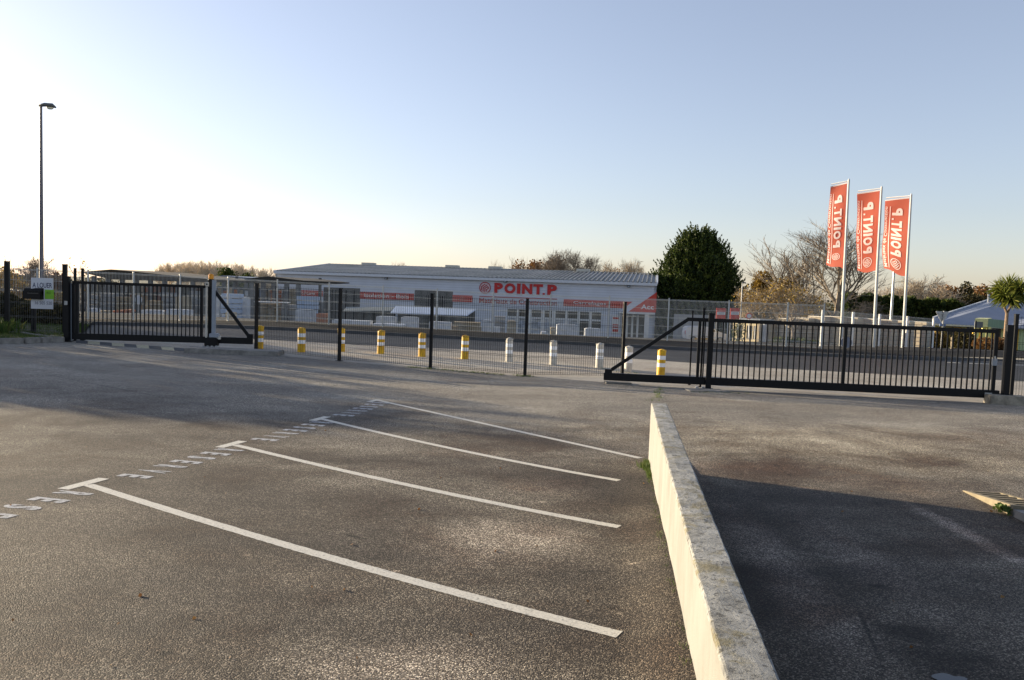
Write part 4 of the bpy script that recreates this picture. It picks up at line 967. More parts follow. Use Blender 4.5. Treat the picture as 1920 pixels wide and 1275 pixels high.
# pallets and stacks: (px0, px1, top, Y, kind, label)
WRAP = mat('white_plastic_wrap', (.66, .68, .72), .35, sc=2, var=.35); TIMB = mat('stacked_timber', (.34, .26, .15), .85, sc=2, var=.45); BRK = mat('orange_brick', (.48, .17, .07), .85, sc=4, var=.35)
BLUE = mat('pale_blue_board', (.40, .50, .66), .5, sc=2, var=.15); GREY = mat('grey_block_pack', (.30, .30, .30), .85, sc=2, var=.4); TAN = mat('tan_packs', (.44, .36, .24), .8, sc=2, var=.35); GREENM = mat('green_pack', (.22, .32, .16), .7, sc=2)
PALW = mat('pallet_wood', (.36, .29, .19), .9, sc=5, var=.4)
def stack(px0, px1, top, Y, kind, label, base_up=0., layers=None, group='stock stacked in the builders yard', h_=None):
    b = pos((px0+px1)/2, Y); xw = (px1-px0)*Y/F; zt = dep((px0+px1)/2, top, Y).z; z0_ = b.z+base_up; H = max(.3, zt-z0_)
    nm = {'wrap': 'wrapped_pallet', 'timber': 'timber_stack', 'brick': 'brick_pallet', 'board': 'board_stack', 'block': 'block_pallet', 'tan': 'wrapped_pallet', 'bags': 'bag_pallet'}[kind]
    mt = {'wrap': WRAP, 'timber': TIMB, 'brick': BRK, 'board': BLUE, 'block': GREY, 'tan': TAN, 'bags': WRAP}[kind]
    r = empty(nm, (b.x, b.y, z0_), label, {'timber': 'timber stack', 'board': 'board stack'}.get(kind, 'pallet'), group)
    random.seed(int(px0*7+top)); dp = min(2.2, max(.9, xw*.6)); ph = .14
    if base_up > 0:
        mb = MB()
        for sx in (-1, 1):
            for sy in (-1, 1): mb.box((b.x+sx*xw*.46, b.y+sy*dp*.4, b.z+base_up/2), (.1, .1, base_up))
        mb.build('stand', M['steelgrey'], r)
    mb = MB(); mb.box((b.x, b.y, z0_+ph-.02), (xw, dp, .04))
    for k in range(3): mb.box((b.x+(k-1)*xw*.42, b.y, z0_+.05), (.12, dp, .1))
    mb.build('pallet', PALW, r)
    mb = MB(); hh = H-ph
    if kind in ('wrap', 'tan'):
        nx = max(1, round(xw/1.3))
        for k in range(nx):
            w_ = xw/nx; hk = hh*random.uniform(.9, 1.); cxx = b.x-xw/2+w_*(k+.5)
            mb.box((cxx, b.y, z0_+ph+hk*.48), (w_*.95, dp*.95, hk*.96)); mb.box((cxx, b.y, z0_+ph+hk*.975), (w_*.8, dp*.8, hk*.05))
    elif kind == 'bags':
        n = max(3, int(xw/.55)); rows = max(1, int(hh/.16))
        for j in range(rows):
            for k in range(n):
                f = (k+.5)/n
                if j/rows > .35+.65*math.sin(math.pi*f)+random.uniform(-.1, .2): continue
                mb.box((b.x-xw/2+xw*f+random.uniform(-.05, .05), b.y+random.uniform(-.1, .1), z0_+ph+(j+.5)*hh/rows), (xw/n*.98, dp*.8, hh/rows*.95), rz=random.uniform(-.1, .1))
    else:
        nl = layers or max(2, int(hh/.32)); nx = max(1, int(xw/1.1)) if kind != 'timber' else 1
        for j in range(nl):
            for k in range(nx):
                w_ = xw/nx; mb.box((b.x-xw/2+w_*(k+.5)+random.uniform(-.04, .04), b.y+random.uniform(-.05, .05), z0_+ph+(j+.5)*hh/nl), (w_*random.uniform(.88, .97), dp*random.uniform(.9, 1), hh/nl*.82))
        if kind in ('timber', 'board'):
            m2 = MB()
            for j in range(nl):
                for s_ in (-.35, .35): m2.box((b.x+xw*s_, b.y, z0_+ph+j*hh/nl+.01), (.08, dp*.92, .04))
            m2.build('spacers', PALW, r)
    mb.build('load', mt, r, bevel=.03 if kind in ('wrap', 'bags', 'tan') else 0.)
    return r
ST = [
 (268, 312, 581, 50, 'wrap', 'grey wrapped pallet at the left end of the white pallet row behind the left gate'), (314, 360, 579.5, 50, 'wrap', 'long white wrapped pallets seen between the right bars of the left gate'),
 (213, 222, 582, 52, 'brick', 'small orange brick pallet left of the pale pole behind the left gate'), (223, 234, 581, 52, 'brick', 'second small orange brick pallet behind the left gate'), (236, 247, 580, 52, 'brick', 'small orange brick pallet just left of the pale thin pole'),
 (166, 182, 577, 50, 'wrap', 'low white wrapped pallet at the far left behind the left gate'), (186, 206, 582, 51, 'tan', 'low cream wrapped pallet behind the left end of the left gate'),
 (165, 190, 552, 60, 'block', 'tall grey block stack under the left end of the brown shed'), (192, 220, 549, 60, 'block', 'tall grey block stack under the peak of the brown shed'), (222, 247, 556, 59, 'timber', 'timber stack under the brown shed left of the thin pole'),
 (276, 302, 563, 57, 'timber', 'orange tinted timber stack right of the pale oval sign'), (304, 330, 548, 60, 'block', 'tall grey stack under the right half of the brown shed'), (332, 356, 553, 59, 'tan', 'tan wrapped stack under the right end of the brown shed'), (358, 378, 545, 61, 'block', 'grey stack next to the end stile of the left gate'),
 (417, 455, 550, 56, 'board', 'bright pale blue board stack behind the gate brace'), (405, 416, 549, 56.5, 'wrap', 'narrow grey wrapped pack left of the pale blue boards'), (456, 466, 553, 56.5, 'wrap', 'narrow white wrapped pack right of the pale blue boards'),
 (426, 440, 585, 52, 'tan', 'low tan pack in front of the pale blue boards'), (483, 525, 568, 54, 'timber', 'wide timber stack under the dark canopy'), (530, 555, 570, 55, 'block', 'grey slab stack right of the white post under the canopy'),
 (508, 525, 543, 62, 'brick', 'dark red brick pallet high under the dark canopy'), (534, 553, 541, 62, 'timber', 'brown timber pack covering the start of the first red band'),
 (557, 596, 555, 60, 'board', 'tall shelved stack of grey blue boards left of the first dark door'), (556, 590, 578, 53, 'wrap', 'pale wrapped slabs in front of the shelved boards'), (594, 613, 587, 52, 'brick', 'orange brick pallet just left of the first dark door'),
 (624, 697, 600, 50, 'bags', 'long low heap of white bags in front of the first shelter'), (706, 743, 592.5, 51, 'wrap', 'square white wrapped pallet left of a white fence post'), (752, 785, 594, 51, 'wrap', 'square white wrapped pallet right of a white fence post'),
 (804, 847, 602, 50, 'wrap', 'low white wrapped pallet behind the second tall fence post'), (848, 904, 603, 51, 'timber', 'long low tan timber stack below the pale blue shelter'), (700, 760, 610, 48, 'bags', 'scattered low white bags between two square white pallets'),
 (905, 922, 598, 56, 'wrap', 'grey wrapped pack under a flat white table top'), (926, 947, 592, 58, 'block', 'grey block stack left of the shop windows'), (950, 967, 599, 56, 'tan', 'tan wrapped pallet below the first shop window'),
 (922, 938, 612, 50, 'wrap', 'small low white pack left of the brown boxes'), (1014, 1024, 621, 46, 'wrap', 'small bright white crate in front of the shop windows'), (1031, 1041, 613, 47, 'tan', 'small brown pack beside the white fence post below the shop lettering'),
 (1042, 1082, 606, 60, 'wrap', 'white and green wrapped garden goods below the shop windows'), (1095, 1126, 615, 56, 'wrap', 'white wrapped pack below the last shop window'),
 (1422, 1431, 604, 46, 'tan', 'tall tan pack directly right of the cream kiosk'), (1433.5, 1441, 604, 46, 'wrap', 'tall pinkish grey pack between two tan packs'), (1443, 1452, 601, 46, 'tan', 'tall yellowish pack, rightmost of three by the kiosk')]
for (a, b, t, Y, k, lab) in ST:
    o = stack(a, b, t, Y, k, lab)
    if 1420 < a < 1450: o.rotation_euler.z = R(-50)
# storage racks under sheds: slabs of shelves
def rack(px0, px1, top, Y, label, nx, nz, seed):
    random.seed(seed); b = pos((px0+px1)/2, Y); xw = (px1-px0)*Y/F; H = dep((px0+px1)/2, top, Y).z-b.z
    r = empty('storage_rack', b, label, 'rack', 'storage racks in the yard')
    mb = MB()
    for k in range(nx+1): mb.box((b.x-xw/2+xw*k/nx, b.y, b.z+H/2), (.12, 1., H))
    mb.build('upright', M['steelgrey'], r); mb = MB()
    for j in range(1, nz+1): mb.box((b.x, b.y-.42, b.z+H*j/nz-.05), (xw, .08, .12))
    mb.build('beam', M['steelgrey'], r)
    cols = [GREY, TIMB, WRAP, TAN, BLUE, BRK]
    for j in range(nz):
        for k in range(nx):
            ci = random.Random(seed*97+j*13+k).randrange(8) % 6; mb = MB(); w_ = xw/nx; hh = H/nz*random.uniform(.45, .8)
            mb.box((b.x-xw/2+w_*(k+.5), b.y, b.z+H*j/nz+hh/2+.02), (w_*random.uniform(.6, .86), .8, hh)); mb.build('stored_goods', cols[ci], r)
rack(160, 258, 531, 64, 'long storage rack under the left half of the brown shed', 9, 4, 1); rack(262, 382, 533, 66, 'long storage rack under the right half of the brown shed', 10, 4, 2)
rack(410, 470, 538, 62, 'storage rack behind the pale blue boards', 6, 4, 3); rack(475, 545, 541, 64, 'storage rack under the dark canopy', 6, 4, 4); rack(548, 603, 566, 66, 'low storage rack at the left end of the warehouse', 5, 3, 5)
# flat white table and oval sign
b = pos(510, 53); r = empty('display_table', b, 'long white topped display table under the dark canopy', 'table'); zt = dep(510, 566.5, 53).z
MB().box((b.x, b.y, zt), (2.2, .9, .06)).build('table_top', M['white'], r)
for s_ in (-1, 1): MB().box((b.x+s_*.95, b.y, (zt+b.z)/2-.02), (.08, .7, zt-b.z-.04)).build('leg', M['steelgrey'], r)
b = pos(259, 49); r = empty('oval_sign', b, 'pale grey oval sign behind the middle bars of the left gate', 'sign'); c = dep(259.5, 562, 49)
mb = MB(); mb.prism([c+Vector((.22*math.cos(a*.3927), 0, .30*math.sin(a*.3927)*(1.0))) if True else 0 for a in range(16)], (0, .03, 0)); mb.build('panel', mat('pale_panel', (.50, .53, .58), .5, var=.05), r)
MB().tube([b, (b.x, b.y+.03, c.z)], .03, 8).build('post', M['galv'], r)
b = pos(250, 46.5); 
def pole(px, base, top, Y, rad, label, m_=None, head=None, name='pole', cat='pole', r2=None, headw=1.0, gz=None):
    b = pos(px, Y); t = dep(px, top, Y); t = Vector((b.x, b.y, t.z)); r = empty(name, b, label, cat)
    MB().tube([b-Vector((0, 0, .1)), t], [rad, (r2 or rad*.6)], 12).build('shaft', m_ or M['galv'], r)
    if head:
        e = t+Vector((headw, 0, .02)); mb = MB()
        mb.tube([t+Vector((-.08, 0, .02)), t+Vector((headw*.25, 0, .07)), t+Vector((headw*.75, 0, .05)), t+Vector((headw, 0, -.04))], [headw*.09, headw*.13, headw*.14, headw*.05], 12)
        h = mb.build('lantern', head, r, smooth=True)
        mb = MB(); c = t+Vector((headw*.62, 0, -headw*.06)); 
        mb.tube([c+Vector((-headw*.28, 0, 0)), c+Vector((-.1*headw, 0, -.05*headw)), c+Vector((.1*headw, 0, -.055*headw)), c+Vector((headw*.26, 0, 0))], [.02*headw, .09*headw, .09*headw, .02*headw], 10); mb.build('bowl', M['lampglass'], h, smooth=True)
    return r
M['lamppole'] = mat('grey_lamp_paint', (.16, .15, .17), .5, var=.15); M['lampdark'] = mat('lantern_grey', (.12, .13, .13), .5, var=.15)
pole(78, 0, 199, 36, .105, 'tall grey street lamp behind the rental sign', M['lamppole'], M['lampdark'], 'street_lamp', 'street lamp', .055, .68)
pole(1500, 0, 482, 88, .09, 'distant slim street lamp in front of the bare tree', M['galv'], M['lampdark'], 'street_lamp', 'street lamp', .05, .62)
pole(1386, 0, 530.5, 70, .05, 'short pale pole beside the dark conifer', M['galv'], M['lampdark'], 'street_lamp', 'street lamp', .04, .35)
pole(1667, 0, 474, 62, .12, 'grey lamp pole standing between the second and third banner', M['galv'])
pole(249.5, 0, 523, 47, .045, 'thin pale pole behind the middle of the left gate', M['white'])
pole(194, 0, 560, 47, .03, 'short thin pale stake behind the left gate', M['white'])
b = pos(1294, 47)

# ------------------------------------------------------------------ flagpoles
FL = mat('banner_red', (.62, .10, .065), .6, var=.08, sc=2); 
m, nt_, bs_ = new_mat('banner_cloth'); t_ = N(nt_, 'ShaderNodeBsdfTranslucent'); t_.inputs[0].default_value = (.85, .16, .10, 1); bs_.inputs['Base Color'].default_value = (.60, .125, .065, 1); bs_.inputs['Roughness'].default_value = .7
mx = N(nt_, 'ShaderNodeMixShader'); mx.inputs[0].default_value = .5; nt_.links.new(bs_.outputs[0], mx.inputs[1]); nt_.links.new(t_.outputs[0], mx.inputs[2]); nt_.links.new(mx.outputs[0], nt_.nodes['Material Output'].inputs[0]); FLAG = m
m, nt_, bs_ = new_mat('banner_white_print'); t_ = N(nt_, 'ShaderNodeBsdfTranslucent'); t_.inputs[0].default_value = (.9, .86, .82, 1); bs_.inputs['Base Color'].default_value = (.85, .82, .8, 1)
mx = N(nt_, 'ShaderNodeMixShader'); mx.inputs[0].default_value = .4; nt_.links.new(bs_.outputs[0], mx.inputs[1]); nt_.links.new(t_.outputs[0], mx.inputs[2]); nt_.links.new(mx.outputs[0], nt_.nodes['Material Output'].inputs[0]); FW = m
def flagpole(label, pxb, pyb, pxt, pyt, axl, ayl, wid_b, ybot, Y, ph, tilt, curl):
    b = dep(pxb, pyb, Y); t = dep(pxt, pyt, Y); r = empty('flagpole', b, label, 'flagpole', 'banner flagpoles')
    t = Vector((b.x+(t.x-b.x)*.5, Y, t.z)); b2 = b
    MB().tube([b-Vector((0, 0, .1)), b.lerp(t, .5), t], [.078, .066, .048], 14).build('pole', M['fpost'], r)
    MB().tube([t, t+Vector((0, 0, .05))], [.05, .03], 12).build('finial', M['white'], r)
    W = (pxt-axl)*Y/F; al = t+Vector((-W, .02, -(dep(pxt, ayl, Y).z-dep(pxt, pyt, Y).z)*-1))
    al = dep(axl, ayl, Y+W*.8); DX = t.x-al.x; MB().tube([t-Vector((0, 0, .05)), al], .028, 8).build('arm', M['white'], r)
    zt = t.z-.12; zb = dep(pxb, ybot, Y).z; H = zt-zb
    def fn(u_, v_):   # u_ 0 at the pole .. 1 at the free edge, v_ 0 bottom .. 1 top
        droop = (1-v_)
        x = t.x-.07-u_*DX*(.96-wid_b*droop-.05*math.sin(v_*9+ph)*u_)
        topz = zt+(al.z-t.z)*u_*.95
        y = Y+.02+u_*W*.8+(.10*math.sin(v_*7+ph+u_*2)+.07*math.sin(v_*3.1+ph*2)*u_+curl*max(0, u_-.55)*droop*.25)*u_
        x = x+(b.x-t.x)*droop*H/max(.1, t.z-b.z)
        return Vector((x, y, zb+(topz-zb)*v_+tilt*u_*droop+.05*math.sin(u_*6+ph)*droop))
    mb = MB(); nu, nv = 14, 60; mb.add([fn(i/nu, j/nv) for j in range(nv+1) for i in range(nu+1)], [(j*(nu+1)+i, j*(nu+1)+i+1, (j+1)*(nu+1)+i+1, (j+1)*(nu+1)+i) for j in range(nv) for i in range(nu)])
    fo = mb.build('banner', FLAG, r, smooth=True)
    off = Vector((-.012, -.016, 0))
    # mirrored print seen from behind: reads upwards, letter tops towards the pole
    def sub(mb_):
        me = mb_; return me
    def put(s, v0, v1, u_base, u_top, bold, nm, split=False):
        mb = MB(); uv, fs = text_verts(s, bold); 
        bm = bmesh.new(); vv_ = [bm.verts.new((a, b_, 0)) for a, b_ in uv]
        for f in fs:
            try: bm.faces.new([vv_[i] for i in f])
            except ValueError: pass
        bmesh.ops.triangulate(bm, faces=bm.faces)
        if len(s) == 1: bmesh.ops.subdivide_edges(bm, edges=bm.edges, cuts=3, use_grid_fill=True)
        bm.verts.index_update(); mb.add([fn(u_base+(u_top-u_base)*q.co.y, v0+(v1-v0)*q.co.x)+off for q in bm.verts], [tuple(x.index for x in f.verts) for f in bm.faces]); bm.free(); mb.build(nm, FW, fo)
    Lt = [('P', .235, .320), ('O', .335, .435), ('I', .450, .480), ('N', .497, .600), ('T', .615, .700), ('.', .715, .735), ('P', .775, .870)]
    for chx, a, b_ in Lt:
        if chx in 'I.':
            ut = .24 if chx == 'I' else .60
            mb = MB(); mb.add([fn(.68+(ut-.68)*i, a+(b_-a)*j)+off for j in (0, 1) for i in (0, .5, 1)], [(0, 1, 4, 3), (1, 2, 5, 4)]); mb.build('letter', FW, fo)
        else: put(chx, a, b_, .68, .24, .05, 'letter')
    put('Matériaux de Construction', .03, .90, .97, .84, .012, 'subtitle')
    mb = MB(); n = 30; mb.add([fn(uu, .03+.87*j/n)+off for j in range(n+1) for uu in (.755, .785)], [(2*j, 2*j+1, 2*j+3, 2*j+2) for j in range(n)]); mb.build('underline', FW, fo)
    k = W*.96/H
    logo_mb(lambda a, b_: fn(.46-b_*.24, .125+a*.24*k)+off).build('logo', FW, fo)
    # top hem
    mb = MB(); mb.add([fn(i/10, vv)+off*.6 for vv in (.985, 1.0) for i in range(11)], [(i, i+1, i+12, i+11) for i in range(10)]); mb.build('hem', FW, fo)
    return r
flagpole('tallest white flagpole with red banner, leftmost of three', 1576, 653, 1588, 337, 1559, 345.5, .08, 504, 38.4, .4, .22, .9)
flagpole('white flagpole with red banner in the middle of three', 1637, 655, 1650, 351, 1609, 358.5, .22, 509, 38.6, 1.7, .0, .5)
flagpole('white flagpole with red banner, rightmost of three', 1692, 657, 1706, 365, 1662, 371, .16, 518, 39, 3.0, .38, 1.2)

# ------------------------------------------------------------------ van
def van(label, px0, px1, top, Y):
    b = pos((px0+px1)/2, Y); L = (px1-px0)*Y/F; H = dep(px0, top, Y).z-b.z; r = empty('van', b, label, 'van'); W_ = 1.75
    x0, x1 = -L/2, L/2
    sd = [(x0+.05, .35), (x0, 1.0), (x0+.08, H-.25), (x0+.22, H-.06), (x0+.5, H), (x0+L*.50, H), (x0+L*.60, H-.08), (x0+L*.78, 1.12), (x0+L*.96, .92), (x1, .72), (x1-.02, .36), (x1-.2, .28), (x0+.2, .28)]
    wm_ = mat('van_white', (.72, .73, .75), .25, var=.05)
    MB().prism([(b.x+a, b.y-W_/2, b.z+c) for a, c in sd], (0, W_, 0)).build('body', wm_, r, bevel=.05, smooth=False)
    mb = MB(); mb.prism([(b.x+a, b.y-W_/2-.012, b.z+c) for a, c in [(x0+L*.57, 1.10), (x0+L*.765, 1.10), (x0+L*.615, H-.2), (x0+L*.57, H-.18)]], (0, .03, 0)); mb.build('side_window', M['glass'], r)
    mb = MB(); mb.add([(b.x+x0+L*.615, b.y-W_*.44, b.z+H-.14), (b.x+x0+L*.615, b.y+W_*.44, b.z+H-.14), (b.x+x0+L*.785, b.y+W_*.44, b.z+1.14), (b.x+x0+L*.785, b.y-W_*.44, b.z+1.14)], [(0, 1, 2, 3)]); mb.build('windscreen', M['glass'], r)
    for fx in (.19, .80):
        c = Vector((b.x+x0+L*fx, b.y-W_/2-.02, b.z+.31)); w_ = MB().tube([c, c+Vector((0, .2, 0))], .31, 20).build('wheel', M['black'], r); MB().tube([c-Vector((0, .012, 0)), c+Vector((0, .02, 0))], .17, 14).build('hubcap', M['galv'], w_)
        c = c+Vector((0, W_-.16, 0)); MB().tube([c, c+Vector((0, .2, 0))], .31, 20).build('wheel', M['black'], r)
    MB().box((b.x+x0-.01, b.y-W_*.4, b.z+.95), (.04, .12, .35)).build('tail_light', M['red'], r); MB().box((b.x+x0+L*.3, b.y-W_/2-.01, b.z+.62), (L*.45, .02, .06)).build('trim', M['steelgrey'], r)
    MB().box((b.x+x1-.05, b.y-W_*.38, b.z+.78), (.12, .25, .13)).build('headlight', M['lampglass'], r)
    return r
van('white delivery van parked behind the white fence near the conifer', 1281, 1361, 610.5, 78)
# kiosk building cream behind the gate
b = pos(1397, 72); r = empty('kiosk', b, 'small sunlit cream building with grey windows behind the right gate', 'building'); w_ = 50*72/F*1.1; H = dep(1397, 600, 72).z-b.z; r.rotation_euler.z = R(-48)
crm = mat('cream_render_kiosk', (.66, .55, .34), .8, var=.1); MB().box((b.x, b.y+1.5, b.z+H/2), (w_, 3, H)).build('wall', crm, r); MB().box((b.x, b.y+1.4, b.z+H+.06), (w_+.4, 3.4, .12)).build('roof', M['greypaint'], r)
for k, (f, ww) in enumerate(((-.25, .35), (.12, .45), (.36, .3))):
    f_ = MB().box((b.x+f*w_, b.y-.02, b.z+H*.5), (ww, .06, H*.55)).build('window', M['glass'], r); MB().box((b.x+f*w_, b.y-.06, b.z+H*.5), (.05, .03, H*.55)).build('frame', M['white'], f_)
# palisade / boundary wall behind the van
b = pos(1262, 84); r = empty('boundary_wall', b, 'low pale panel wall behind the white van', 'wall'); e = pos(1340, 84)
for k in range(9):
    p = b.lerp(e, k/9); q = b.lerp(e, (k+.94)/9); MB().prism([p, q, Vector((q.x, q.y, dep(1300, 590, 84).z)), Vector((p.x, p.y, dep(1300, 590, 84).z))], (0, .15, 0)).build('wall_panel', mat('grey_wall_panel', (.36, .37, .38), .8, var=.2), r)
for i, (px, lab) in enumerate(((1352, 'red and white notice board left of a white fence post above the gate rail'), (1378, 'red and white notice board right of a white fence post above the gate rail'))):
    Y = 60; c = dep(px, 587, Y); b = pos(px, Y); r = empty('notice_board', b, lab, 'sign', 'red notice boards in the yard')
    MB().box((c.x, c.y, c.z-.1), (.72, .05, .95)).build('red_panel', M['red'], r); o = MB().box((c.x, c.y-.035, c.z-.02), (.62, .02, .22)).build('white_panel', M['white'], r)
    for k in (-.04, .05): MB().box((c.x, c.y-.05, c.z-.02+k), (.42, .01, .04)).build('text_line', M['greypaint'], o)
    for s_ in (-1, 1): MB().box((c.x+s_*.3, c.y+.05, (c.z+b.z)/2), (.06, .05, c.z-b.z)).build('post', M['galv'], r)
b = pos(1405, 60); c = dep(1404.5, 592.5, 60); r = empty('round_sign', b, 'round red rimmed traffic sign in the yard above the gate rail', 'sign')
MB().tube([c, c+Vector((0, .03, 0))], .24, 24).build('rim', M['red'], r); MB().tube([c-Vector((0, .012, 0)), c+Vector((0, .01, 0))], .17, 24).build('face', M['white'], r); MB().tube([b, c+Vector((0, .05, 0))], .03, 8).build('post', M['galv'], r)
b = at(1587, 654.5, .1); c = dep(1587, 642, b.y); r = empty('round_sign', b, 'grey back of a low round sign beside the middle stile of the right gate', 'sign')
MB().tube([c, c+Vector((0, .03, 0))], .27, 28).build('disc', mat('sign_back', (.22, .23, .28), .5), r); MB().tube([b, c+Vector((0, .04, 0))], .025, 8).build('post', M['galv'], r)

# ------------------------------------------------------------------ right: blue-roofed building, green porch, give-way sign, palm, verge
Yb = 66
r = empty('community_building', pos(1850, Yb), 'low yellow building with large pale blue roof at right', 'building')
g0 = ground(26, Yb)
e0, e1 = dep(1750, 607, Yb), dep(1990, 618.5, Yb); k0, k1 = dep(1750, 596, Yb+3), dep(1876, 555.5, Yb+17); k2 = dep(2000, 532, Yb+17)
blue = mat('pale_blue_metal_roof', (.20, .225, .29), .5, metal=0., var=.12, sc=.8)
mb = MB(); th = Vector((0, 0, -.15)); n = 30
mb.prism([e0, e1, k2, k1, k0], th); rf = mb.build('roof', blue, r)
mb = MB()
def roofpt(f, g): # f along eave, g up the slope
    a = e0.lerp(e1, f); b_ = (k0.lerp(k1, f*2) if f < .5 else k1.lerp(k2, f*2-1)); return a.lerp(b_, g)
for k in range(1, 34):
    f = k/34; a = roofpt(f, 0)+Vector((0, 0, .03)); b_ = roofpt(f, 1)+Vector((0, 0, .03)); mb.bar(a, b_, .05, .05)
mb.build('roof_seam', blue, rf)
mb = MB(); mb.bar(k0+Vector((0, 0, .05)), k1+Vector((0, 0, .05)), .15, .1); mb.build('verge_trim', M['white'], rf)
mb = MB(); mb.bar(e0+Vector((0, -.05, -.05)), e1+Vector((0, -.05, -.05)), .12, .14); mb.build('gutter', mat('cream_gutter', (.60, .58, .46), .5), rf)
for px, py in ((1863, 583), (1884, 583)): c = dep(px, py, Yb+7); MB().tube([c-Vector((0, 0, .3)), c+Vector((0, 0, .2))], .1, 8).build('roof_pipe', M['steelgrey'], rf)
c = dep(1854, 551, Yb+12); MB().tube([dep(1854, 563, Yb+12)-Vector((0, 0, .5)), c], .12, 8).build('chimney', M['greypaint'], rf); MB().tube([c, c+Vector((0, 0, .35))], .2, 8).build('chimney_cowl', M['black'], rf)
yel = mat('pale_yellow_wall', (.68, .66, .28), .8, var=.1); a = e0+Vector((.3, .9, 0)); b_ = e1+Vector((0, .9, 0))
MB().prism([Vector((a.x, a.y, g0-.5)), Vector((b_.x, b_.y, g0-.5)), Vector((b_.x, b_.y, b_.z-.1)), Vector((a.x, a.y, a.z-.1))], (0, .3, 0)).build('wall', yel, r)
for k, px in enumerate((1757, 1779, 1795, 1820, 1840, 1868)):
    c = dep(px, 628, Yb+.8); MB().box(c, (.7, .1, 1.3)).build('window', M['glass'] if k % 2 else mat('orange_shutter', (.62, .36, .04), .6), r)
r = empty('porch_block', pos(1850, 58), 'yellow and green flat roofed porch block in front of the blue roof', 'building')
a, b_, c = dep(1828, 597, 58), dep(1853, 597.5, 58), dep(1886, 601, 62); hz = a.z-dep(1828, 613, 58).z; dn = Vector((0, 0, -hz))
MB().prism([a+dn, b_+dn, b_, a], (2.7, 4, 0)).build('front_fascia', mat('yellow_fascia', (.74, .72, .36), .7), r)
MB().prism([b_+dn+Vector((.01, 0, 0)), c+dn, c, b_+Vector((.01, 0, 0))], (-.15, .3, 0)).build('side_fascia', mat('green_cladding', (.12, .22, .14), .6, sc=2), r)
for px in (1830, 1843, 1852): p = dep(px, 613, 58.3); q = pos(px, 58.3); MB().prism([(q.x-.12, q.y, q.z-.3), (q.x+.12, q.y, q.z-.3), (q.x+.12, q.y, p.z), (q.x-.12, q.y, p.z)], (0, .2, 0)).build('column', yel, r)
p = pos(1842, 59.5); MB().box((p.x, p.y, p.z+.8), (1.7, .1, 1.9)).build('door', mat('orange_door', (.65, .42, .05), .6), r)
# right-hand annex
r = empty('annex', pos(1908, 50), 'low annex with light roof and green yellow panels at the right edge', 'building')
a, b_ = dep(1893, 613, 50), dep(1990, 618, 50); MB().prism([a, b_, dep(1990, 585, 54), dep(1903, 601, 54)], (0, 0, -.1)).build('roof', blue, r)
for k in range(7):
    px = 1895+k*13; p = pos(px, 50.5); q = pos(px+12.6, 50.5); zt = dep(px, 614, 50.5).z
    MB().prism([p, q, Vector((q.x, q.y, zt)), Vector((p.x, p.y, zt))], (0, .15, 0)).build('wall_panel', [mat('orange_panel', (.62, .36, .04), .6), mat('pale_green_panel', (.42, .52, .30), .7), yel][min(2, k) if k < 3 else k % 2+1], r)
# give-way sign seen from behind
b = at(1764, 657, .05); Y = b.y; r = empty('give_way_sign', b, 'grey back of an inverted triangle road sign at the junction', 'road sign')
a, c, d = dep(1754.5, 583.5, Y), dep(1779.5, 584.5, Y), dep(1767, 607, Y)
def rc(P, Q, S_): return [P.lerp(Q, .06), P.lerp(Q, .94), Q.lerp(S_, .06), Q.lerp(S_, .94), S_.lerp(P, .06), S_.lerp(P, .94)]
MB().prism(rc(a, c, d), (0, .03, 0)).build('triangle', M['galv'], r); ct = dep(1766.5, 583, Y); MB().tube([b, (b.x, b.y-.05, ct.z)], .038, 10).build('post', M['galv'], r)
mb = MB(); 
for yy in (588, 596): p = dep(1767, yy, Y-.03); mb.box(p, (.36, .03, .05))
mb.build('bracket', M['galv'], r); p = dep(1767, 609.5, Y); MB().box(p+Vector((0, -.02, 0)), (.30, .03, .12)).build('plate', mat('blue_plate', (.14, .20, .36), .5), r)
# dark notice panel on post, wooden bollard, service cabinet
b = pos(1826, 46); r = empty('notice_board', b, 'dark notice panel on a black post before the yellow porch', 'sign'); c = dep(1835, 609, 46); t = dep(1826, 601, 46)
MB().box(c, (.48, .05, .36)).build('panel', M['lampdark'], r); MB().box((b.x, b.y, (b.z+t.z)/2), (.06, .06, t.z-b.z)).build('post', M['black'], r)
b = at(1784, 656, .05); t = dep(1784, 632, b.y); tag(MB().box((b.x, b.y, (b.z+t.z)/2), (.09, .12, t.z-b.z)).build('wooden_post', TAN, None, bevel=.01, base=b), 'short tan wooden post beside the grey service cabinet', 'post')
b = at(1791, 655, .05); t = dep(1791, 632, b.y); r = empty('service_cabinet', b, 'narrow grey service cabinet beside the tan wooden post', 'cabinet')
MB().box((b.x, b.y, (b.z+t.z)/2), (.20, .2, t.z-b.z)).build('body', M['greypaint'], r, bevel=.01); MB().box((b.x, b.y-.105, (b.z+t.z)/2), (.16, .01, (t.z-b.z)*.8)).build('door', M['lampdark'], r)
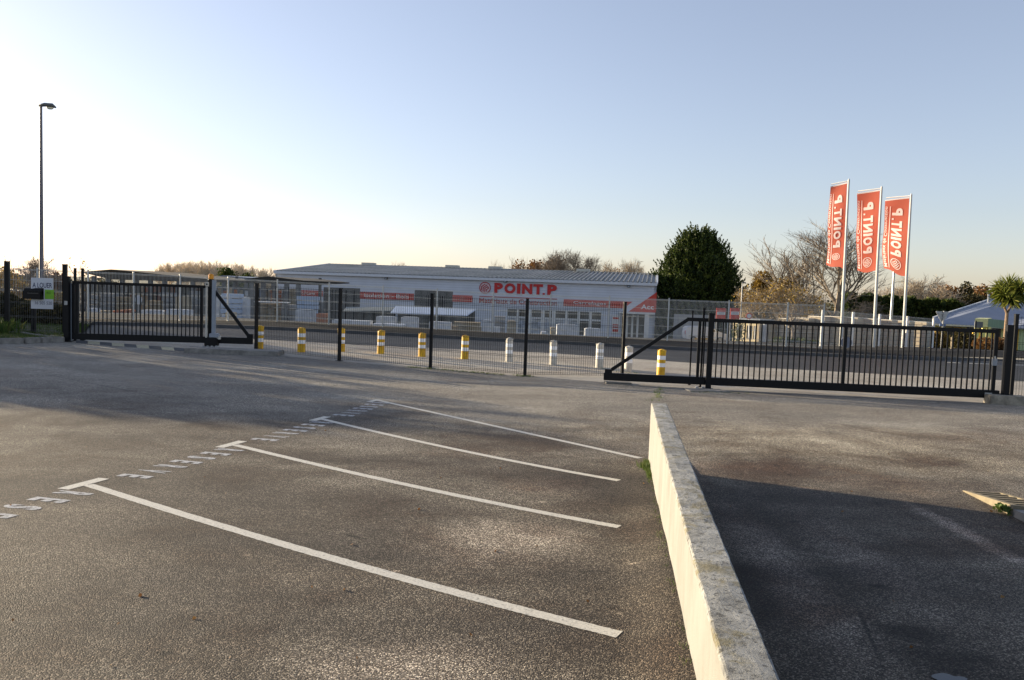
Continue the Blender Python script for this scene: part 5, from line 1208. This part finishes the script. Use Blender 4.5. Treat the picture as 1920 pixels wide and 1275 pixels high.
# verge at right
A = [pos(px, Y) for px, Y in ((1752, 41.3), (1800, 41.5), (1860, 41.5), (1920, 41), (2000, 40))]; B_ = [pos(px, 63) for px in (1740, 1800, 1860, 1920, 2000)]
mb = MB(); vs_ = [Vector((p.x, p.y, ground(p.x, p.y)+.14)) for j in range(9) for a, b in zip(A, B_) for p in (a.lerp(b, j/8),)]; mb.add(vs_, [(j*5+i, j*5+i+1, (j+1)*5+i+1, (j+1)*5+i) for j in range(8) for i in range(4)])
tag(mb.build('grass_verge', mat('green_verge', (.11, .14, .04), .95, sc=1.5, col2=(.10, .08, .035))), kind='structure')
SG = 'shrubs on the right verge'
bush(1762, 0, 26, 622, 45, 'brown shrub behind the give-way sign post', M['goldleaf'], 1500, .10, 21, group=SG); bush(1806, 0, 40, 622, 48, 'dark green shrub right of the grey service cabinet', M['darkshrub'], 1900, .11, 22, group=SG)
bush(1848, 0, 44, 634, 46, 'low russet shrub in front of the yellow porch', M['brownleaf'], 1700, .09, 23, group=SG); bush(1878, 0, 26, 634, 46, 'small russet shrub behind the lock of the right gate', M['brownleaf'], 900, .09, 24, group=SG)
for i, (px, w_, top) in enumerate(((1466, 30, 634), (1500, 34, 636), (1530, 26, 640))): bush(px, 0, w_, top, 41.5, ['low green shrub left of the tan tree trunk behind the white fence', 'low green shrub right of the tan tree trunk behind the white fence', 'low green shrub just before the corner of the white fence'][i], M['hedge'], 900, .09, 30+i, group='low shrubs behind the white fence')
bush(1384, 0, 22, 600, 50, 'thin green climber on the fence beside the kiosk', M['hedge'], 500, .08, 41, group='low shrubs behind the white fence'); bush(1320, 0, 40, 634, 45, 'low straw coloured plants under the white van', M['goldleaf'], 500, .07, 42, group='low shrubs behind the white fence')

# cordyline palm
b = pos(1884, 48); r = empty('cordyline_palm', b, 'spiky green cordyline palm with forked trunk behind the catch post', 'palm'); random.seed(9)
def P(px, py, dy=0.): return dep(px, py, 48+dy)
fk = P(1888, 588); tr = MB(); tr.tube([b-Vector((0, 0, .2)), P(1885, 630), P(1887, 600), fk], [.13, .115, .10, .095], 9)
heads = [(P(1884, 553), 1.0), (P(1902, 553, .3), 1.05), (P(1892, 536, .6), 1.05), (P(1912, 540, -.2), 1.0), (P(1876, 542, .5), .95), (P(1896, 562, -.5), .8)]
for h, s_ in heads: 
    q = P(1882, 572) if h.x < fk.x+.1 else P(1896, 572); tr.tube([fk, q, h-Vector((0, 0, .15))], [.075, .06, .045], 7)
tr.build('trunk', M['palmtrunk'], r); mb = MB()
for h, s_ in heads:
    for k in range(170):
        a = random.uniform(0, 6.283); el = math.asin(random.uniform(-.75, 1)); d = Vector((math.cos(a)*math.cos(el), math.sin(a)*math.cos(el), math.sin(el))); L = s_*random.uniform(.70, 1.05); sag = .22 if el < .3 else .08
        sd_ = d.cross(Vector((0, 0, 1))).normalized()*.03; m1 = h+d*L*.5; e_ = h+d*L-Vector((0, 0, sag*L)); mb.add([h-sd_*.5, h+sd_*.5, m1+sd_, e_, m1-sd_], [(0, 1, 2, 3, 4)])
mb.build('leaves', M['palm'], r)

# ------------------------------------------------------------------ trees
def conifer():
    Y = 98; random.seed(4); b = pos(1299, Y); H = dep(1308, 430, Y).z-b.z; W_ = 178*Y/F/2
    r = empty('conifer_tree', b, 'big dense dark green conifer right of the warehouse', 'tree'); MB().tube([b-Vector((0, 0, .3)), b+Vector((0, 0, H*.8))], [.5, .12], 8).build('trunk', M['bark'], r)
    # outline half widths from the photo: (height fraction, left, right)
    prof = [(0, .9, .85), (.15, 1.04, .96), (.3, 1.04, 1.02), (.42, 1.06, .98), (.5, .94, .90), (.62, .76, .84), (.75, .58, .66), (.85, .42, .50), (.93, .24, .30), (1, .02, .04)]
    def width(f, sg):
        for (a, l1, r1_), (c, l2, r2_) in zip(prof[:-1], prof[1:]):
            if a <= f <= c: t = (f-a)/(c-a); return (l1+(l2-l1)*t) if sg < 0 else (r1_+(r2_-r1_)*t)
        return .02
    mb = MB()
    for k in range(1150):
        f = random.random()**.9*.97; a = random.uniform(0, 6.283); w_ = width(f, math.cos(a))*W_*(.80+.32*random.random()**1.3)
        c = b+Vector((math.cos(a)*w_, math.sin(a)*w_*.75, f*H)); out = Vector((math.cos(a), math.sin(a)*.8, .9+f*1.2)).normalized(); L = random.uniform(.8, 2.3)*(1.1-.3*f)
        n = 36
        for j in range(n):
            t = j/n; p = c-out*L*.6+out*L*1.2*t+rnd_unit()*.36*(1-t*.9)*L*.6; leaf_quad(mb, p, random.uniform(.11, .24), out+rnd_unit()*.7, .42)
    for _ in range(16000):
        f = random.random()**.85*.93; a = random.uniform(0, 6.283); w_ = width(f, math.cos(a))*W_*math.sqrt(random.random())*.86
        leaf_quad(mb, b+Vector((math.cos(a)*w_, math.sin(a)*w_*.72, .2+f*H)), random.uniform(.3, .55), rnd_unit()+Vector((0, 0, .5)), .55)
    for (dx, hh) in ((-.42, .90), (-.30, .95), (-.18, .95), (-.04, 1.03), (.09, 1.01), (.20, 1.0), (.33, .95), (.44, .88), (.56, .80), (-.58, .79), (-.50, .85), (.68, .72), (.80, .62), (-.93, .56), (-.72, .68), (-1.02, .50), (.90, .52)):
        base = b+Vector((dx*W_, random.uniform(-1, 1), hh*H)); 
        for j in range(170):
            t = random.random(); p = base-Vector((-dx*.3*t*3, 0, t*2.2))+rnd_unit()*(.05+.48*t); leaf_quad(mb, p, random.uniform(.12, .25), Vector((dx*.5, 0, 1))+rnd_unit()*.5, .4)
    for _ in range(110):
        f = random.uniform(.06, .97); sg = random.choice((-1, 1)); a = random.gauss(0 if sg > 0 else math.pi, .75); w_ = width(f, math.cos(a))*W_*random.uniform(.88, .98)
        base = b+Vector((math.cos(a)*w_, math.sin(a)*w_*.75, f*H-.2)); dr = Vector((math.cos(a)*random.uniform(.35, .8), math.sin(a)*.4, random.uniform(.6, 1.2))).normalized(); L = random.uniform(.8, 1.9)
        for j in range(60):
            t = random.random(); p = base+dr*L*t+rnd_unit()*.42*(1.02-t); leaf_quad(mb, p, random.uniform(.1, .2), dr+rnd_unit()*.6, .4)
    mb.build('crown', M['leafdark'], r)
conifer()
bare_tree(1565, 415, 165, 80, 'large bare winter tree spreading behind the first banner', twig='twig', nch=(10, 7, 6, 4), ang=33, upw=.09, rmin=.013, seed=12, trunk=.24)
bare_tree(1455, 462, 108, 92, 'bare many stemmed tree above the golden scrub', twig='twigpale', nch=(10, 7, 5, 3), ang=22, upw=.13, rmin=.015, seed=13, trunk=.16)
bare_tree(1487, 565, 60, 43, 'small tree with tan trunk behind the white fence', twig='twig', nch=(7, 6, 5, 4), ang=45, rmin=.006, seed=14, trunk=.09, maxlev=3)
leaf_tree(1425, 512, 70, 90, 'golden brown scrub tree right of the conifer', M['goldleaf'], 5200, .22, group='golden scrub by the fence', seed=21, name='scrub_tree', low=.05)
leaf_tree(1468, 520, 90, 88, 'wide golden brown scrub tree under the many stemmed tree', M['goldleaf'], 5200, .20, group='golden scrub by the fence', seed=22, name='scrub_tree', low=.05)
bare_tree(1420, 530, 75, 75, 'low tangled bare bush in front of the golden scrub', twig='twigpale', nch=(9, 7, 6, 4), ang=50, upw=.0, rmin=.012, seed=16, trunk=.08, maxlev=4, leaves='goldleaf', nleaf=1500, name='scrub_tree', lscale=.14)
bare_tree(1500, 535, 90, 72, 'low tangled bush with yellow leaves at the foot of the large bare tree', twig='twigpale', nch=(9, 7, 6, 4), ang=50, upw=.0, rmin=.012, seed=17, trunk=.08, maxlev=4, leaves='goldleaf', nleaf=1500, name='scrub_tree', lscale=.14)
bare_tree(1605, 560, 90, 70, 'low bare bush drooping over the white fence by the flagpoles', twig='twig', nch=(9, 7, 6, 4), ang=55, upw=-.02, rmin=.010, seed=18, trunk=.07, maxlev=4, name='scrub_tree')
# clipped conifer hedge
def hedge(label, x0, x1, Y, t0, t1, n, m_, s, seed, D=3, cat='hedge', name='hedge'):
    random.seed(seed); r = empty(name, pos((x0+x1)/2, Y), label, cat); mb = MB(); st = MB()
    for _ in range(n):
        f = random.random(); p = pos(x0+(x1-x0)*f, Y); zt = dep(x0+(x1-x0)*f, t0+(t1-t0)*f, Y).z+.35*math.sin(f*37)+.25*math.sin(f*91+seed); face = random.random()
        z = p.z+(zt-p.z)*(random.random()**.6); y = Y-D/2+random.random()**2*D*(1 if face < .7 else 1)
        if face > .7: z = zt-random.random()*.4; y = Y+random.uniform(-.5, .5)*D
        leaf_quad(mb, (p.x, y, z), s*random.uniform(.6, 1.4), rnd_unit()+Vector((0, -.3, .6)), .5)
    for k in range(12): p = pos(x0+(x1-x0)*(k+.5)/12, Y); st.tube([p, p+Vector((0, 0, 2.5))], .12, 6)
    st.build('stems', M['bark'], r); mb.build('foliage', m_, r); return r
hedge('long dark green hedge behind the flagpoles and right of the bare tree', 1575, 1800, 118, 556, 573, 22000, M['hedge'], .42, 3)
hedge('low dark green hedge under the conifer behind the white fence', 1225, 1400, 100, 575, 580, 7000, M['leafdark'], .36, 4, D=2)
TG = 'trees beyond the warehouse roof'
bare_tree(922, 489, 26, 170, 'small pale bare tree, left of a pair behind the roof', TG, 'twigpale', (7, 6, 5, 3), 38, .06, 4, .03, 31, .2); bare_tree(940, 493, 24, 170, 'small pale bare tree, right of a pair behind the roof', TG, 'twigpale', (7, 6, 5, 3), 40, .06, 4, .03, 32, .2)
leaf_tree(972, 487, 49, 165, 'reddish brown tree at the left end of the brown clump', M['brownleaf'], 1800, .42, group=TG, seed=33); leaf_tree(1000, 488, 66, 168, 'wide russet tree second in the brown clump', M['brownleaf'], 2400, .42, group=TG, seed=34); leaf_tree(1032, 484, 81, 172, 'largest russet tree in the brown clump', M['brownleaf'], 3200, .42, group=TG, seed=35)
bare_tree(976, 484, 46, 160, 'bare twiggy tree over the left end of the brown clump', TG, 'twig', (7, 6, 5, 4), 40, .05, 4, .03, 36, .2); bare_tree(1035, 471, 63, 158, 'bare tree rising above the middle of the brown clump', TG, 'twig', (8, 7, 5, 4), 36, .07, 4, .03, 37, .25)
bare_tree(1062, 470, 81, 157, 'tallest bare tree behind the warehouse roof', TG, 'twig', (9, 8, 7, 5), 40, .06, 4, .028, 38, .3); bare_tree(1092, 479, 63, 160, 'grey bare tree right of the tallest one', TG, 'twig', (9, 8, 7, 5), 40, .05, 4, .028, 39, .25); bare_tree(1108, 482, 43, 160, 'slim grey bare tree at the right end of the grey group', TG, 'twig', (8, 7, 5, 4), 35, .06, 4, .028, 40, .2)
bare_tree(1137, 493, 43, 175, 'rounded pale bare tree over the roof right half', TG, 'twigpale', (9, 8, 7, 5), 40, .05, 4, .03, 41, .2); bare_tree(1178, 488, 49, 175, 'rounded pale bare tree near the right end of the roof', TG, 'twigpale', (9, 8, 7, 5), 38, .06, 4, .03, 42, .2); bare_tree(1203, 500, 37, 178, 'small pale bare tree beside the conifer', TG, 'twigpale', (8, 7, 5, 3), 38, .05, 4, .03, 43, .2); leaf_tree(1155, 505, 34, 178, 'low brownish tree between two pale bare trees', M['brownleaf'], 700, .4, group=TG, seed=44)
bare_tree(748, 492, 29, 190, 'tiny bare treetop showing over the left part of the roof', TG, 'twigpale', (7, 6, 5, 3), 40, .05, 4, .03, 45, .2)
PG = 'row of bare poplars on the left horizon'
for i, px in enumerate(range(303, 486, 12)):
    nm = ['first', 'second', 'third', 'fourth', 'fifth', 'sixth', 'seventh', 'eighth', 'ninth', 'tenth', 'eleventh', 'twelfth', 'thirteenth', 'fourteenth', 'fifteenth', 'last'][i]
    bare_tree(px, [498, 494, 492, 492, 491, 492, 491, 491, 492, 491, 494, 495, 497, 500, 500, 503][i], 24, 230+(i % 3)*5, f'pale bare poplar, {nm} from the left in the horizon row', PG, 'poplar', (9, 8, 5, 3), 22, .14, 4, .034, 60+i, .3, name='poplar_tree')
for i, px in enumerate((500, 520, 536)): bare_tree(px, [503, 505, 507][i], 18, 235, ['thin bare poplar above the dark canopy', 'thin bare poplar just left of the warehouse roof', 'short bare poplar touching the warehouse gable'][i], PG, 'poplar', (8, 7, 5, 3), 22, .12, 4, .034, 90+i, .3, name='poplar_tree')
leaf_tree(428, 505, 46, 140, 'rounded grey green tree behind the blue grey outbuilding', M['hedge'], 2600, .35, seed=51, group='trees behind the sheds'); leaf_tree(462, 510, 34, 145, 'lower rounded green tree beside the first one', M['hedge'], 1500, .35, seed=52, group='trees behind the sheds')
bare_tree(52, 481, 70, 85, 'bare tree behind the left fence beside the street lamp', None, 'twig', (9, 7, 6, 4), 38, .06, 4, .016, 53, .2); bare_tree(150, 478, 36, 62, 'sparse sapling rising above the left gate', None, 'twig', (6, 4, 2), 40, .06, 3, .010, 54, .06, leaves='goldleaf', nleaf=60, lscale=.12); 
leaf_tree(105, 512, 70, 100, 'brown leaved tree right of the street lamp', M['brownleaf'], 3000, .3, seed=55, group='trees behind the left fence'); leaf_tree(20, 512, 80, 105, 'brown leaved tree at the far left horizon', M['brownleaf'], 3000, .3, seed=56, group='trees behind the left fence')
RG = 'trees beyond the hedge at right'
bare_tree(1700, 519, 101, 150, 'bare tree behind the third flagpole', RG, 'twigpale', (8, 7, 6, 4), 38, .05, 4, .028, 71, .25); bare_tree(1725, 520, 60, 152, 'bare tree right of the third flagpole', RG, 'twigpale', (8, 7, 6, 4), 38, .05, 4, .028, 72, .25); bare_tree(1655, 540, 87, 150, 'low bare tree between the second and third flagpole', RG, 'twigpale', (8, 7, 6, 4), 40, .03, 4, .028, 73, .2)
leaf_tree(1775, 537, 101, 170, 'wide russet tree over the right hedge', M['brownleaf'], 4200, .4, group=RG, seed=74); leaf_tree(1806, 531, 49, 168, 'dark brown domed tree beside the russet one', M['darkshrub'], 2600, .38, group=RG, seed=75); leaf_tree(1840, 533, 63, 180, 'brownish tree left of the cordyline palm', M['brownleaf'], 2400, .4, group=RG, seed=76)
leaf_tree(1880, 538, 116, 190, 'olive tree mass behind the cordyline palm', M['hedge'], 3600, .45, group=RG, seed=77); leaf_tree(1820, 552, 116, 150, 'olive scrub just above the blue roof', M['darkshrub'], 3600, .38, group=RG, seed=78, low=.05)
# low wood on the skyline
mb = MB(); random.seed(80)
for _ in range(16000):
    px = random.uniform(-200, 2150); Y = random.uniform(255, 300); p = pos(px, Y); f = (4.4 if px < 560 else 6)+1.5*math.sin(px*.013)+1.*math.sin(px*.041)
    if 560 < px < 1240: f = 4
    leaf_quad(mb, (p.x, Y, p.z+random.random()*f*.8), random.uniform(.5, 1.1), rnd_unit()+Vector((0, -.4, .5)), .6)
tag(mb.build('skyline_wood', M['darkshrub']), 'low dark wood along the whole skyline', 'wood', kind='stuff')
# trees beyond the left edge of the photo, whose long shadows lie across the yard
for i, (x, y, h, w_) in enumerate(((-27, 34, 4.0, 5), (-31, 28.5, 5.6, 8.), (-25, 24, 4.1, 6))):
    random.seed(300+i); b = Vector((x, y, ground(x, y))); r = empty('shade_tree', b, ['tree standing outside the left edge near the gate', 'taller tree standing outside the left edge behind the first', 'small tree outside the left edge nearest the camera'][i], 'tree', 'trees outside the left edge')
    MB().tube([b, b+Vector((0, 0, h*.6))], [.2, .1], 8).build('trunk', M['bark'], r); mb = MB()
    for _ in range(3000):
        d = rnd_unit(); leaf_quad(mb, b+Vector((d.x*w_/2, d.y*w_/2, h*.62+d.z*h*.42)), .2*random.uniform(.6, 1.5), d+rnd_unit(), .6)
    mb.build('foliage', M['darkshrub'], r)

# ------------------------------------------------------------------ drain kerb at right, small litter
b = at(1812, 935); gq = [at(1812, 936), at(1895, 975), at(1960, 945), at(1850, 919)]
r = empty('drain_inlet', b, 'sunlit slotted concrete drain inlet at the right edge', 'drain')
dk = mat('buff_concrete', (.25, .21, .14), .9, sc=10, var=.3, bmp=.5); zt_ = .105
A0 = at(1805, 921); A1 = at(1898, 968); dv = Vector((A1.x-A0.x, A1.y-A0.y, 0)); dl = dv.length; dv /= dl; dn_ = Vector((-dv.y, dv.x, 0)); Wd = .42
def dp(s_, t_, z): p = A0+dv*s_+dn_*t_; return Vector((p.x, p.y, ground(p.x, p.y)+z))
mb = MB(); Ld = dl
def slab(s0_, s1_, t0_, t1_, h0, h1): mb.add([dp(s0_, t0_, -.05), dp(s1_, t0_, -.05), dp(s1_, t1_, -.05), dp(s0_, t1_, -.05), dp(s0_, t0_, h0), dp(s1_, t0_, h1), dp(s1_, t1_, h1), dp(s0_, t1_, h0)], [(0, 3, 2, 1), (4, 5, 6, 7), (0, 1, 5, 4), (1, 2, 6, 5), (2, 3, 7, 6), (3, 0, 4, 7)])
slab(0, Ld, 0, .06, .012, zt_); slab(0, Ld, Wd-.06, Wd, .012, zt_)
for k in range(7):
    s_ = Ld*(.02+k/6.15*.98-.0); h_ = .012+(zt_-.012)*s_/Ld-.002; slab(max(0, s_-.02), min(Ld, s_+.02), .0605, Wd-.0605, h_, h_)
mb.build('concrete_frame', dk, r); mb = MB(); slab(.03, Ld-.02, .061, Wd-.061, .004, .012); mb.build('slot_bottom', mat('dark_slot_floor', (.05, .038, .025), .95), r)  # dark brown floor between the concrete bars
mb = MB(); slab(Ld+.005, Ld+.9, .0, .12, .07, .09); tag(mb.build('kerb_stone', M['kerb'], base=dp(Ld, 0, 0)), 'dark shaded kerb stone right after the drain inlet', 'kerb stone')
mb = MB(); random.seed(6)
for _ in range(60): p = dp(Ld-random.uniform(.0, .22), -random.uniform(.0, .07), .02); leaf_quad(mb, p+Vector((0, 0, random.uniform(0, .05))), .035, rnd_unit()+Vector((0, 0, .7)), .7)
tag(mb.build('weed', M['grass'], base=dp(Ld-.1, -.03, 0)), 'small leafy weed growing at the end of the drain inlet', 'weed')
mb = MB(); random.seed(8)
for _ in range(46):
    p = at(random.uniform(0, 1900), random.uniform(790, 1250))
    if abs(p.x-wallx(p.y)-.09) < .16: continue
    leaf_quad(mb, p+Vector((0, 0, .004)), random.uniform(.012, .03), Vector((random.uniform(-1, 1), random.uniform(-1, 1), .1)), .5)
tag(mb.build('dead_leaves', M['brownleaf']), 'scattered small dead leaves on the asphalt', 'leaves', kind='stuff')

for o in bpy.data.objects:
    if '_b' in o: del o['_b']
scene.cycles.max_bounces = 6
